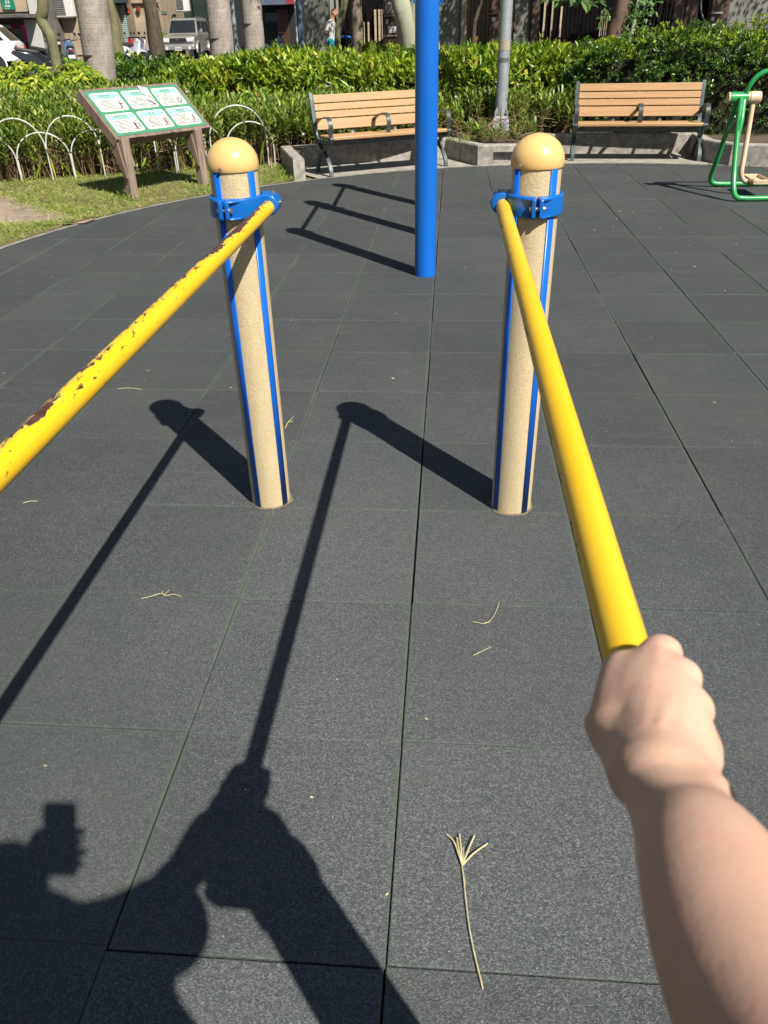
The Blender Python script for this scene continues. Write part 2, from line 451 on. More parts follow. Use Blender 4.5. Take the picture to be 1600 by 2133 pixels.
# sand path and brick drain at the left edge of the lawn
path_m = mat('path_sand', (0.36, 0.285, 0.205), 0.95, 0.3, 4, 0.6, 90, c2=(0.22, 0.165, 0.115), bdist=0.02)
def path_poly():
    top = [(-9.5, 8.1), (-7.0, 7.9), (-5.3, 7.75), (-4.55, 7.5), (-4.05, 7.05), (-3.65, 6.68), (-3.3, 6.42), (-3.02, 6.22)]
    bot = [(-9.5, 6.0), (-7.0, 6.0), (-5.3, 6.0), (-4.55, 5.98), (-4.05, 6.0), (-3.65, 5.97), (-3.3, 6.02), (-3.06, 6.10)]
    return top, bot
tp, bt = path_poly(); mb = MB()
for i in range(len(tp)-1):
    K = 8
    for k in range(K):
        f = lambda i_, k_: (tp[i_][0]+(bt[i_][0]-tp[i_][0])*k_/K, tp[i_][1]+(bt[i_][1]-tp[i_][1])*k_/K)
        q = [f(i, k), f(i, k+1), f(i+1, k+1), f(i+1, k)]
        mb.quad(*[(x+.04*nz(x, y, 3), y+.07*nz(x, y+9, 5), .012+.004*nz(x, y, 2)) for x, y in q])
structure(mb.build('sand_path', path_m, None, True, None))
brick = NT('drain_brick'); v = brick.coord((1, 1, 1)); bt_ = brick.node('ShaderNodeTexBrick'); brick.link(v, bt_.inputs[0])
bt_.inputs['Scale'].default_value = 9; bt_.inputs['Color1'].default_value = (.20, .10, .06, 1); bt_.inputs['Color2'].default_value = (.14, .085, .055, 1); bt_.inputs['Mortar'].default_value = (.05, .045, .04, 1); bt_.inputs['Mortar Size'].default_value = .03
brick.base(bt_.outputs[0]); brick.set(rough=.9)
a0 = math.radians(155.6); a1 = math.radians(158.6); mb = MB()
for a, b in zip(np.linspace(a0, a1, 9)[:-1], np.linspace(a0, a1, 9)[1:]):
    P = lambda r, a: (PC[0]+r*math.cos(a), PC[1]+r*math.sin(a), .018)
    mb.quad(P(PR+.05, a), P(PR+.05, b), P(PR+.15, b), P(PR+.15, a))
tag(mb.build('drain_strip', brick.m, None, False), 'short strip of red-brown drain bricks where the sand path meets the rubber floor', 'drain')

# ------------------------------------------------------------------ planter wall
path = [(-1.49, 8.27), (-1.80, 9.24), (0.02, 9.86), (0.40, 9.16), (0.97, 9.15), (1.20, 9.25), (1.30, 10.12), (3.02, 9.98), (3.0, 9.35), (3.2, 8.95), (4.2, 8.62), (5.6, 7.6)]
def offset(path, d):
    o = []
    for i, p in enumerate(path):
        p = Vector(p)
        ds = []
        if i > 0: ds.append((p-Vector(path[i-1])).normalized())
        if i < len(path)-1: ds.append((Vector(path[i+1])-p).normalized())
        ns = [Vector((-q.y, q.x)) for q in ds]
        if len(ns) == 1: o.append(p+ns[0]*d)
        else:
            b = (ns[0]+ns[1]); L = b.length
            b = b/L if L > .05 else ns[0]
            o.append(p+b*d/max(.45, b.dot(ns[0])))
    return o
inner = offset(path, 0.125)
prof = [[], [], [], [], [], []]
rings = []
for p, q in zip(path, inner):
    p = Vector(p); q = Vector(q); e = (q-p)*.07
    rings.append([(p.x, p.y, -.02), (p.x, p.y, .208), (p.x+e.x, p.y+e.y, .222), (q.x-e.x, q.y-e.y, .222), (q.x, q.y, .208), (q.x, q.y, -.02)])
mb = MB(); mb.loft(rings)
pw = mb.build('planter_wall', conc_d, None, True, 30)
def cut(o, c, size, rz):
    cb = MB(); cb.box(c, size, rz); co = cb.build('cut_tmp', None, None, False)
    md = o.modifiers.new('cut', 'BOOLEAN'); md.object = co; md.operation = 'DIFFERENCE'; md.solver = 'EXACT'
    bpy.context.view_layer.update()
    ev = o.evaluated_get(bpy.context.evaluated_depsgraph_get()); me = bpy.data.meshes.new_from_object(ev)
    o.modifiers.clear(); o.data = me; bpy.data.objects.remove(co)
def seg_c(a, b, t): return (a[0]+(b[0]-a[0])*t, a[1]+(b[1]-a[1])*t)
bm = bmesh.new(); bm.from_mesh(pw.data); bmesh.ops.recalc_face_normals(bm, faces=bm.faces); bm.to_mesh(pw.data); bm.free()
cut(pw, (0.76, 9.15, .078), (.36, .14, .135), 0)
cut(pw, (*seg_c(path[9], path[10], .62), .078), (.5, .14, .135), math.atan2(path[10][1]-path[9][1], path[10][0]-path[9][0]))
tag(pw, 'low grey stone-chip planter wall stepping around the two park benches', 'planter wall')
# soil behind the wall
bp = [Vector((p.x, p.y, .19)) for p in offset(path, 0.10)]
back = [Vector((-2.3+8.8*i/(len(bp)-1), 15.5, .27)) for i in range(len(bp))]
mb = MB()
for i in range(len(bp)-1): mb.quad(bp[i], bp[i+1], back[i+1], back[i])
def bed_pt(u, y):
    xr = -1.66-(min(y, 9.35)-8.23)*.30-.25*max(0, min(1, y-9.3)); x = -24+math.sqrt(u)*(xr+24); hy = max(6.9, 8.40+(x+4.72)*.39)
    return (x, y+ (hy-8.0)*max(0, 1-(y-8.0)/7.5), -.006+.20*min(1, max(0, (y-8.1)/1.5))+.07*max(0, (y-10)/5.5)+.012*nz(x, y, 2.))
for i in range(40):
    for j, (ya, yb) in enumerate(zip((8.0, 8.3, 8.7, 9.2, 9.8, 11.), (8.3, 8.7, 9.2, 9.8, 11., 15.5))):
        mb.quad(bed_pt(i/40, ya), bed_pt((i+1)/40, ya), bed_pt((i+1)/40, yb), bed_pt(i/40, yb))
mb.quad((5.5, 7.7, .19), (30, 7.0, .19), (30, 15.5, .27), (6.5, 15.5, .27))
structure(mb.build('planting_bed', soil, None, False))

# ------------------------------------------------------------------ paints
yellow = (0.81, 0.495, 0.012)
def bar_mat(worn):
    s = NT('yellow_bar_paint'); v = s.coord(); sx = s.node('ShaderNodeSeparateXYZ'); s.link(v, sx.inputs[0])
    x, y, z = sx.outputs
    big = s.noise(3.0, 4, 0.6, v)
    c = s.ramp(big, [(0.3, (0.75, 0.445, 0.008)), (0.7, yellow)])
    c = s.mix(s.ramp(s.noise(1.4, 2, 0.5, v), [(.45, 0.), (.7, .25)]), c, (0.72, 0.44, 0.05))
    chipn = s.noise(1.0, 3, 0.65, s.coord((80, 26, 80)), 1.0)
    pat = s.noise(1.0, 3, 0.6, s.coord((16, 5.0, 16)))
    if worn:
        side = s.math('ADD', s.math('MULTIPLY', x, -0.60/.019), s.math('MULTIPLY', z, 0.80/.019))
        edge = s.math('MULTIPLY', s.math('MAXIMUM', side, -0.6), 0.215)
        far = s.math('MULTIPLY', s.math('SUBTRACT', 1.0, s.math('MULTIPLY', s.math('ABSOLUTE', s.math('SUBTRACT', y, 1.22)), 2.6), clamp=True), s.math('MULTIPLY', s.math('MAXIMUM', side, 0.0), 0.26))
        val = s.math('ADD', s.math('ADD', s.math('MULTIPLY', chipn, 0.62), s.math('MULTIPLY', pat, 0.38)), s.math('ADD', edge, far))
        thr = 0.718
    else:
        side = s.math('ADD', s.math('MULTIPLY', x, -0.9/.019), s.math('MULTIPLY', z, -0.2/.019))
        edge = s.math('MULTIPLY', s.math('MAXIMUM', side, -0.6), 0.20)
        val = s.math('ADD', s.math('ADD', s.math('MULTIPLY', chipn, 0.62), s.math('MULTIPLY', pat, 0.38)), edge); thr = 0.735
    k = s.math('GREATER_THAN', val, thr)
    if worn:
        v2 = s.math('ADD', s.noise(1.0, 2, 0.6, s.coord((105, 38, 105)), .9), s.math('MULTIPLY', s.math('MAXIMUM', side, -0.2), 0.085))
        v2 = s.math('ADD', v2, s.math('MULTIPLY', s.noise(1.0, 2, .5, s.coord((9, 3.2, 9))), .10))
        k = s.math('MAXIMUM', k, s.math('GREATER_THAN', v2, .742))
    halo = s.math('GREATER_THAN', val, thr-0.012)
    c = s.mix(halo, c, (0.80, 0.62, 0.22))
    pr = s.ramp(s.noise(40, 3, 0.6, v), [(0.35, (0.045, 0.019, 0.014)), (0.7, (0.090, 0.038, 0.028))])
    c = s.mix(k, c, pr); s.base(c)
    s.set(rough=s.math('MULTIPLY_ADD', k, 0.25, 0.33), spec=0.5)
    s.bump(s.math('ADD', s.math('MULTIPLY', k, -1.0), s.math('MULTIPLY', s.noise(120, 2, .5, v), .06)), 0.35, 0.0012)
    return s.m
blue = mat('blue_gloss_paint', (0.005, 0.118, 0.44), 0.26, 0.10, 3.0, 0.06, 25, spec=0.5, bdist=0.002)
def blue_pole_mat():
    s = NT('blue_pole_paint'); v = s.coord()
    c = s.ramp(s.noise(2.5, 4, .6, s.coord((1, 1, .3))), [(.3, (0.004, 0.105, 0.43)), (.7, (0.006, 0.135, 0.54))])
    c = s.mix(s.math('GREATER_THAN', s.noise(70, 3, .7, s.coord((1, 1, .5))), .735), c, (.16, .25, .42))
    s.base(c); s.set(rough=.24, spec=.5); s.bump(s.noise(18, 2, .5, v), .05, .003); return s.m
blue_pole = blue_pole_mat()
def stucco():
    s = NT('cream_texture_coat'); v = s.coord()
    n1 = s.noise(155, 3, .6, v, 1.6); n2 = s.noise(6, 4, .6, s.coord((1, 1, .5)))
    c = s.ramp(n1, [(.35, (0.50, 0.385, 0.215)), (.62, (0.62, 0.495, 0.30))])
    c = s.mix(s.ramp(n2, [(.42, 0.), (.72, .5)]), c, (0.45, 0.365, 0.22))
    c = s.mix(s.ramp(s.noise(14, 5, .7, s.coord((1, 1, .12))), [(.54, 0.), (.76, .6)]), c, (.34, .275, .17))
    s.base(c); s.set(rough=.55, spec=.4); s.bump(n1, .8, .0034); return s.m
cream = stucco()
def cap_mat():
    s = NT('cream_plastic_cap'); v = s.coord()
    c = s.ramp(s.noise(5, 4, .6, v), [(.3, (0.62, 0.40, 0.14)), (.7, (0.70, 0.465, 0.18))])
    sp = s.math('GREATER_THAN', s.noise(75, 3, .8, s.coord((1, 1, .6))), .74)
    c = s.mix(sp, c, (.16, .09, .04))
    s.base(c); s.set(rough=.24, spec=.5); return s.m
capm = cap_mat(); dirtm = mat('caked_dirt', (.20, .16, .10), .95, .5, 60, .6, 200, c2=(.09, .08, .06))
stripe_m = mat('blue_stripe_vinyl', (0.004, 0.120, 0.56), 0.3, 0.12, 6, 0.05, 40, c2=(.005, .10, .48))
zinc = mat('zinc_bolt', (0.55, 0.54, 0.50), 0.35, 0.4, 60, metal=0.9)

# ------------------------------------------------------------------ parallel bars
pb = thing('parallel_bars', (-0.1, 1.547, 0), 'pair of yellow waist-high bars carried by cream posts with round caps and blue clamps', 'parallel bars')
PBO = Vector((-0.1, 1.547, 0))
def bar_post(x, y, angs, sgn, rear=False, ex=.0885):
    """sgn +1: bar on the +x side of the post"""
    o = Vector((x, y, 0))-PBO
    p = MB(); p.lathe([(.0655, -.02), (.0655, .30), (.0657, .70), (.0655, 1.072)], o, 48)
    post = p.build('post', cream, pb)
    j_ = MB(); n_ = 36
    fr_ = lambda t: .0655+.006+.016*max(0, noise.noise(Vector((2.2*math.cos(t), 2.2*math.sin(t), x*3))))
    for q in range(n_):
        t0, t1 = 2*PI*q/n_, 2*PI*(q+1)/n_
        j_.quad(*[o+Vector((r_*math.cos(t), r_*math.sin(t), z_)) for r_, t, z_ in ((.0652, t0, .006), (fr_(t0), t0, .0018), (fr_(t1), t1, .0018), (.0652, t1, .006))])
    j_.build('dirt_collar', dirtm, post, False)
    c = MB(); prof = [(.058, 1.064), (.0690, 1.064), (.0706, 1.067), (.0710, 1.078)]
    prof += [(.0710*math.cos(t), 1.079+.0657*math.sin(t)) for t in np.linspace(.05, PI/2-.03, 16)] + [(.001, 1.1447)]
    c.lathe(prof, o, 48); cap = c.build('cap', capm, post, True, 60)
    for a in (-20+(5 if sgn > 0 else -25), 150, 240):
        a = math.radians(a); d = Vector((math.sin(a), -math.cos(a), 0)); MB().cyl(o+d*.068+Vector((0, 0, 1.0725)), o+d*.0755+Vector((0, 0, 1.0725)), .006, .005, 10).build('cap_screw', zinc, post)
    for a in angs:
        a = math.radians(a); st = MB(); w = math.radians(10.2); rr = .0668; n = 5; R0 = []
        for z in (.004, 1.0638):
            R0.append([o+Vector((rr*math.sin(a+w*k), -rr*math.cos(a+w*k), z)) for k in np.linspace(-1, 1, n)])
        b0, b1 = st.ring(R0[0]), st.ring(R0[1])
        for k in range(n-1): st._f(b0+k, b0+k+1, b1+k+1, b1+k)
        so_ = st.build('stripe', stripe_m, post); sd = so_.modifiers.new('thick', 'SOLIDIFY'); sd.thickness = .0012; sd.offset = 1
    # blue clamp: two half shells with bolted lips and a socket ear for the bar
    k = MB(); prof = [(.0672, .9455), (.0745, .9455), (.0775, .949), (.0782, .972), (.0775, .996), (.0745, 1.0), (.0672, 1.0)]
    rings = []
    a0 = math.radians(-10 if sgn > 0 else 0)
    for t in np.linspace(.075, 2*PI-.075, 44):
        a = a0+t; rings.append([o+Vector((r*math.sin(a), -r*math.cos(a), z)) for r, z in prof])
    k.loft(rings)
    f = -1 if rear else 1
    for sg in (-1, 1):
        a = a0+sg*.105; d = Vector((math.sin(a), -math.cos(a), 0)); tn = Vector((math.cos(a), math.sin(a), 0))
        rings = []
        for u, hh in ((.066, .027), (.092, .0255), (.0985, .022)):
            c_ = o+d*u+Vector((0, 0, .9727)); rings.append([c_-tn*.0052+Vector((0, 0, -hh)), c_+tn*.0052+Vector((0, 0, -hh)), c_+tn*.0052+Vector((0, 0, hh)), c_-tn*.0052+Vector((0, 0, hh))])
        k.loft(rings)
        # gusset from lip to shell
        b = a+sg*.42; e = Vector((math.sin(b), -math.cos(b), 0))
        for zz in (.949, .993):
            k.loft([[o+d*.094+Vector((0, 0, zz+g)) for g in (-.003, .003)] + [o+d*.074+Vector((0, 0, zz+g)) for g in (.003, -.003)],
                    [o+e*.0795+Vector((0, 0, zz+g)) for g in (-.003, .003)] + [o+e*.074+Vector((0, 0, zz+g)) for g in (.003, -.003)]])
    cl = k.build('clamp', blue, pb); bevel(cl, .0022, 2)
    # ear
    e = MB(); ex = ex*sgn; ey = .022*f
    pts = []
    for t in np.linspace(-PI/2, PI/2, 12):
        pts.append((ex+sgn*(.024 if rear else .0295)*math.cos(t), .9715+.0285*math.sin(t)))
    pts = [(sgn*.035, .943)] + pts + [(sgn*.035, 1.0)]
    if sgn < 0: pts = pts[::-1]
    rings = [[o+Vector((px, ey+dy, pz)) for px, pz in pts] for dy in (-.034, .030)]
    e.loft(rings); eo = e.build('socket', blue, cl); bevel(eo, .005, 3)
    d = Vector((math.sin(a0), -math.cos(a0), 0)); tn = Vector((math.cos(a0), math.sin(a0), 0)); c_ = o+d*.0855+Vector((0, 0, .9715))
    prof = [(.001, -.021), (.0075, -.021), (.0088, -.0135), (.0052, -.0134), (.0052, .0134), (.0088, .0135), (.0075, .021), (.001, .021)]
    e1, e2 = d, Vector((0, 0, 1)); MB().loft([[c_+tn*h+(e1*math.cos(q)+e2*math.sin(q))*r_ for q in np.linspace(0, 2*PI, 15)[:-1]] for r_, h in prof]).build('bolt', zinc, cl)
    MB().cyl(o+Vector((ex+sgn*.012, ey, .998)), o+Vector((ex+sgn*.012, ey, 1.0045)), .005, .004, 10).build('bolt', zinc, cl)
    MB().cyl(o+Vector((ex+sgn*.028, ey, .975)), o+Vector((ex+sgn*.033, ey, .975)), .005, .004, 10).build('bolt', zinc, cl)
bar_post(-.514, 1.549, (-30, 58, 150, 238), 1); bar_post(.314, 1.545, (-55, 38, 128, 218), -1)
bar_post(-.514, -.52, (-30, 58, 150, 238), 1, True, .0885); bar_post(.334, -.525, (-55, 38, 128, 218), -1, True, .102)
for x, worn, lab in ((-.4255, True, 'yellow bar with long brown paint chips along its outer side'), (.228, False, 'smooth yellow bar gripped by the hand')):
    b = MB(); ys = np.linspace(-.54, 1.565, 40); b.tube([(0, y, 0) for y in ys], .019, 32)
    bo = b.build('bar', bar_mat(worn), pb); bo.location = Vector((x, 0, .965))-PBO; bo['label'] = lab

# ------------------------------------------------------------------ pull-up bars (three blue poles in a line)
pu = thing('pull_up_bar', (-.066, 4.445, 0), 'tall glossy blue pole set of pull-up bars standing on the black rubber floor', 'pull-up bar', .0225)
def ub_pole(y, h):
    p = MB(); p.lathe([(.0685, -.02), (.0685, h-.05)], (0, y, 0), 40)
    po = p.build('pole', blue_pole, pu)
    c = MB(); c.lathe([(.073, h-.07), (.073, h-.02), (.060, h+.015), (.03, h+.035), (.001, h+.04)], (0, y, 0), 32); c.build('cap', blue, po)
    j = MB(); n = 28
    for k in range(n):
        a, b = 2*PI*k/n, 2*PI*(k+1)/n; r0 = .0685
        f = lambda t: .0685+.010+.010*noise.noise(Vector((3*math.cos(t), 3*math.sin(t), y)))
        j.quad((r0*math.cos(a), y+r0*math.sin(a), .004), (f(a)*math.cos(a), y+f(a)*math.sin(a), .0022), (f(b)*math.cos(b), y+f(b)*math.sin(b), .0022), (r0*math.cos(b), y+r0*math.sin(b), .004))
    return po
for y, h in ((0, 1.96), (1.17, 2.0), (2.34, 1.70)): ub_pole(y, h)
def ub_clamp(y, z):
    k = MB(); k.lathe([(.069, z-.028), (.079, z-.028), (.081, z-.02), (.081, z+.02), (.079, z+.028), (.069, z+.028)], (0, y, 0), 32)
    k.box((.088, y-.012, z), (.028, .010, .052)); k.box((.088, y+.012, z), (.028, .010, .052)); k.box((-.088, y-.012, z), (.028, .010, .052)); k.box((-.088, y+.012, z), (.028, .010, .052))
    c = bevel(k.build('clamp', blue, pu), .003, 2)
    b = MB(); b.cyl((.092, y-.024, z), (.092, y+.024, z), .007, n=10); b.build('bolt', zinc, c)
for y, z in ((0, 1.83), (1.17, 1.83), (1.17, 1.555), (2.34, 1.555)): ub_clamp(y, z)
for y0, y1, z in ((.07, 1.10, 1.83), (1.24, 2.27, 1.555)):
    b = MB(); b.cyl((0, y0, z), (0, y1, z), .019, n=20); b.build('bar', blue, pu)

# ------------------------------------------------------------------ park benches
def wood_mat():
    s = NT('bench_slat_wood'); g = s.node('ShaderNodeNewGeometry')
    v = s.coord((1.2, 26, 26)); c = s.ramp(s.noise(2.2, 4, .6, v, .5), [(.3, (0.345, 0.200, 0.092)), (.7, (0.44, 0.268, 0.132))])
    c = s.mix(s.ramp(s.noise(3, 4, .65, s.coord((1, 3, 3))), [(.55, 0.), (.8, .35)]), c, (.40, .235, .10))
    hs = s.node('ShaderNodeHueSaturation'); s.link(c, hs.inputs['Color']); s.link(s.math('MULTIPLY_ADD', g.outputs['Random Per Island'], .14, .93), hs.inputs['Value'])
    s.base(hs.outputs[0]); s.set(rough=.42, spec=.4); s.bump(s.noise(6, 3, .6, v), .12, .002); return s.m
wood = wood_mat()
iron = mat('bench_cast_metal', (0.085, 0.112, 0.112), 0.42, 0.35, 20, 0.25, 120, metal=0.35, spec=.5)
iron_hi = mat('bench_arm_metal', (0.10, 0.118, 0.118), 0.36, 0.35, 25, 0.2, 120, metal=0.45, spec=.5)
def bench_mesh(t):
    HX = .72
    for sg in (-1, 1):
        x = sg*HX; fr = MB()
        leg1 = curve([(x, .10, .355), (x, .045, .285), (x, -.05, .235), (x, -.165, .165), (x, -.235, .08), (x, -.262, 0)], 6)
        leg2 = curve([(x, -.16, .35), (x, -.10, .265), (x, -.01, .225), (x, .09, .155), (x, .155, .075), (x, .185, 0)], 6)
        fr.sweep(leg1, .046, .026, (1, 0, 0)); fr.sweep(leg2, .044, .026, (1, 0, 0))
        lo = fr.build('leg', iron, t); bevel(lo, .004, 1)
        s2 = MB(); s2.sweep(curve([(x, -.315, .385), (x, -.295, .352), (x, -.18, .345), (x, .05, .338), (x, .14, .345)], 5), .040, .036, (1, 0, 0))
        s2.sweep(curve([(x, .13, .345), (x, .175, .40), (x, .205, .52), (x, .255, .70), (x, .288, .795)], 5), .040, .034, (1, 0, 0))
        so_ = s2.build('side_frame', iron, t); bevel(so_, .006, 2)
        kn = MB(); kn.cyl((x-.024*sg*0-.022, -.312, .382), (x+.022, -.312, .382), .024, n=18); kn.build('end_cap', iron_hi, so_)
    for x, w, hgt_, y0 in ((-HX, .052, .0, -.285), (HX, .052, .0, -.285), (0, .052, .0, -.215)):
        a = MB(); z0 = .405 if x else .395
        a.sweep(curve([(x, y0, z0), (x, y0-.012, z0+.05), (x, y0-.022, .515), (x, y0+.012, .570), (x, y0+.075, .590), (x, y0+.16, .578), (x, .02 if x else 0.05, .555), (x, .13 if x else .155, .515), (x, .195, .47)], 6), w, .010, (1, 0, 0))
        bevel(a.build('armrest', iron_hi, t), .003, 1)
    # seat slats
    for y, z, wd, th in ((-.292, .3875, .062, .036), (-.205, .388, .085, .028), (-.105, .384, .085, .028), (-.005, .379, .085, .028), (.085, .375, .07, .028)):
        s = MB(); s.box((0, y, z), (2*HX-.044, wd, th)); bevel(s.build('seat_slat', wood, t), .009 if wd < .065 else .006, 3)
    # back slats (lean)
    up = Vector((0, .28, .96)).normalized(); fw = Vector((0, -.96, .28))
    M = Matrix(((1, 0, 0), (0, -fw.y, up.y), (0, -fw.z, up.z)))
    base = Vector((0, .168, .432))
    for d0, h in ((.0, .108), (.119, .068), (.197, .068), (.275, .082)):
        s = MB(); s.box(base+up*(d0+h/2), (2*HX-.044, .026, h), M=M); bevel(s.build('back_slat', wood, t), .005, 3)
    for x in (-.27, .27):
        s = MB(); s.sweep(curve([(x, -.27, .362), (x, .05, .350), (x, .155, .365), (x, .19, .43), (x, .245, .62), (x, .285, .76)], 5), .035, .012, (1, 0, 0)); s.build('rib', iron_hi, t)
    s = MB(); s.beam((-HX, 0, .30), (HX, 0, .30), .03, .03); s.beam((-HX, -.2, .332), (HX, -.2, .332), .03, .03); s.build('crossbar', iron, t)
b1 = thing('park_bench', (-.59-.27*math.sin(math.radians(29))*1.0, 8.785+.262*math.cos(math.radians(29)), 0), 'slatted wooden park bench with looped grey armrests, partly hidden behind the tall blue pole', 'bench', math.radians(29), 'park benches at the edge of the rubber floor')
bench_mesh(b1)
b2 = b1.copy(); COL.objects.link(b2); b2.location = (2.25+.262*math.sin(math.radians(6.2)), 9.38+.262*math.cos(math.radians(6.2)), 0); b2.rotation_euler = (0, 0, math.radians(-6.2))
b2['label'] = 'slatted wooden park bench with looped grey armrests, in full view beside the green exercise machine'
def copy_children(a, b):
    for ch in list(a.children):
        c = ch.copy(); COL.objects.link(c); c.parent = b; copy_children(ch, c)
copy_children(b1, b2)
b1.location = (b1.location.x, b1.location.y, .002); b2.location.z = .002

# ------------------------------------------------------------------ instruction board
YB = 1.0; eB = Vector((math.cos(YB), math.sin(YB), 0)); nB = Vector((-math.sin(YB), math.cos(YB), 0)); tB = .72
upB = nB*math.cos(tB)+Vector((0, 0, 1))*math.sin(tB); ouB = eB.cross(upB)
BL = Vector((-3.09, 7.17, .56)); WB, DB = 1.165, .585
sg = thing('information_board', (-2.85, 7.62, 0), 'sloping brown-framed board with six exercise instruction panels on green', 'information board')
SO = Vector((-2.85, 7.62, 0))
def bp_(a, b, c=0.0): return BL+eB*a+upB*b+ouB*c-SO
timber = mat('weathered_timber', (0.235, 0.165, 0.125), 0.8, 0.4, 5, 0.5, 50, c2=(.12, .085, .065), vs=(3, 3, .6))
timber_l = mat('weathered_post_timber', (0.30, 0.225, 0.165), 0.85, 0.4, 5, 0.5, 50, c2=(.17, .125, .09), vs=(6, 6, .8))
def slab(m_, a0, a1, b0, b1, c0, c1):
    pts = [[bp_(a, b, c) for a, b in ((a0, b0), (a1, b0), (a1, b1), (a0, b1))] for c in (c0, c1)]
    m_.loft(pts)
f = MB(); slab(f, .0, WB, 0, DB, -.03, 0.0); bk = bevel(f.build('backboard', timber, sg), .003)
f = MB(); slab(f, -.012, .012, -.02, DB+.01, -.095, .004); slab(f, WB-.012, WB+.012, -.02, DB+.01, -.095, .004)
slab(f, .0135, WB-.0135, -.022, .002, -.085, .0035); slab(f, .0135, WB-.0135, DB-.012, DB+.008, -.07, .0035)
for a0, a1 in ((.30, .62), (.69, .97)): slab(f, a0, a1, -.030, -.0225, -.02, .007)
bevel(f.build('frame', timber, sg), .003)
green = mat('board_green', (0.06, 0.235, 0.125), 0.3, 0.1, 4)
f = MB(); slab(f, .02, WB-.02, .012, DB-.02, .001, .004); pn = f.build('panel', green, sg, False)
white = mat('panel_white', (0.53, 0.545, 0.475), 0.35, 0.05, 4); mint = mat('panel_mint', (0.27, 0.52, 0.42), 0.35, 0.06, 4)
ink = mat('panel_ink', (0.07, 0.12, 0.12), 0.5, 0.1, 4); ink2 = mat('panel_text_ink', (0.11, 0.10, 0.095), 0.5, 0.1, 4); plum = mat('panel_plum', (0.10, 0.015, 0.08), 0.5, 0.1, 4)
def rrect(a0, a1, b0, b1, r, n=5):
    o = []
    for cx, cy, s0 in ((a1-r, b0+r, -90), (a1-r, b1-r, 0), (a0+r, b1-r, 90), (a0+r, b0+r, 180)):
        for t in np.linspace(s0, s0+90, n): o.append((cx+r*math.cos(math.radians(t)), cy+r*math.sin(math.radians(t))))
    return o
def flat(m_, poly, c): b = m_.ring([bp_(a, b_, c) for a, b_ in poly]); m_._f(*range(b, b+len(poly)))
def strk(m_, a, b, w, c):
    (x0, y0), (x1, y1) = a, b; d = Vector((x1-x0, y1-y0)).normalized(); n = Vector((-d.y, d.x))*w/2
    flat(m_, [(x0-n.x, y0-n.y), (x1-n.x, y1-n.y), (x1+n.x, y1+n.y), (x0+n.x, y0+n.y)], c)
random.seed(5)
cw = (WB-.04-.03*2-.036*2)/3; chh = (DB-.032-.03*2-.03)/2
ntitle = [5, 5, 5, 6, 2, 4]
for row in (1, 0):
    for col in range(3):
        a0 = .02+.03+col*(cw+.036); b0 = .012+.03+row*(chh+.03); a1 = a0+cw; b1 = b0+chh; k = (1-row)*3+col
        wp = MB(); flat(wp, rrect(a0, a1, b0, b1, .03), .0055); po = wp.build('exercise_card', white, pn, False)
        h = MB(); flat(h, rrect(a0+.018, a1-.018, b1-.075, b1-.018, .008), .0066); h.build('header', mint, po, False)
        tx = MB(); n = ntitle[k]; gw = .022; x0 = (a0+a1)/2-n*gw*.58 if n != 2 else (a0+a1)/2-.03
        for i in range(n):                                   # title characters, drawn as small stroke clusters
            x = x0+i*gw*(1.16 if n != 2 else 1.9)
            for s_ in range(3): strk(tx, (x, b1-.049+s_*.009), (x+gw*.82, b1-.049+s_*.009), .0035, .0078)
            for s_ in (.15, .65): strk(tx, (x+gw*s_, b1-.052), (x+gw*s_, b1-.027), .003, .0079)
        x = (a0+a1)/2-.045
        while x < (a0+a1)/2+.045:
            l = random.uniform(.008, .016); strk(tx, (x, b1-.064), (x+l, b1-.064), .006, .0078); x += l+.004
        tx.build('title', ink, po, False)
        bx = MB()
        for r_ in range(8):
            yy = b1-.092-r_*.0155
            if yy < b0+.012: break
            x = a0+.022+(.045 if r_ in (1, 2, 4, 5, 6) else 0); lim = a0+cw*.60 if r_ < 7 else a1-.05
            while x < lim:
                l = random.uniform(.010, .03)
                if random.random() < .82: strk(bx, (x, yy), (min(lim, x+l), yy), .0062, .0072)
                x += l+.005
        bx.build('text', ink2, po, False)
        pg = MB(); cx, cy = a1-.062, b0+.072
        fr_ = [(cx-.042, cy-.05), (cx+.042, cy-.05), (cx+.042, cy+.05), (cx-.042, cy+.05)]
        for i in range(4): strk(pg, fr_[i], fr_[(i+1) % 4], .0022, .0072)
        L = {0: [((0, -.04), (0, .02), .010), ((-.012, .012), (.03, .012), .006)], 1: [((-.03, .03), (-.005, -.005), .010), ((-.005, -.005), (.03, -.03), .008), ((.0, .01), (.03, .0), .005), ((.005, -.035), (.036, -.035), .006)],
             2: [((-.025, .02), (-.025, -.02), .006), ((.025, .02), (.025, -.02), .006), ((-.025, -.02), (0, -.036), .006), ((.025, -.02), (0, -.036), .006), ((0, .0), (0, .025), .009)], 3: [((-.015, -.04), (-.012, .02), .013), ((-.012, .02), (.022, .02), .006), ((.034, -.04), (.034, .02), .004)],
             4: [((0, -.03), (0, .018), .011), ((-.024, -.04), (-.024, .035), .004), ((.024, -.04), (.024, .035), .004), ((-.024, .035), (.024, .035), .004)], 5: [((0, -.01), (0, .025), .011), ((-.005, -.01), (-.02, -.03), .006), ((-.03, -.042), (-.03, 0), .004), ((.03, -.042), (.03, 0), .004)]}[k]
        for p, q, w_ in L: strk(pg, (cx+p[0], cy+p[1]), (cx+q[0], cy+q[1]), w_*1.5, .0076)
        flat(pg, [(cx+L[0][1][0]+.009*math.cos(t), cy+L[0][1][1]+.012+.009*math.sin(t)) for t in np.linspace(0, 2*PI, 9)[:-1]], .0080)
        pg.build('pictogram', plum, po, False)
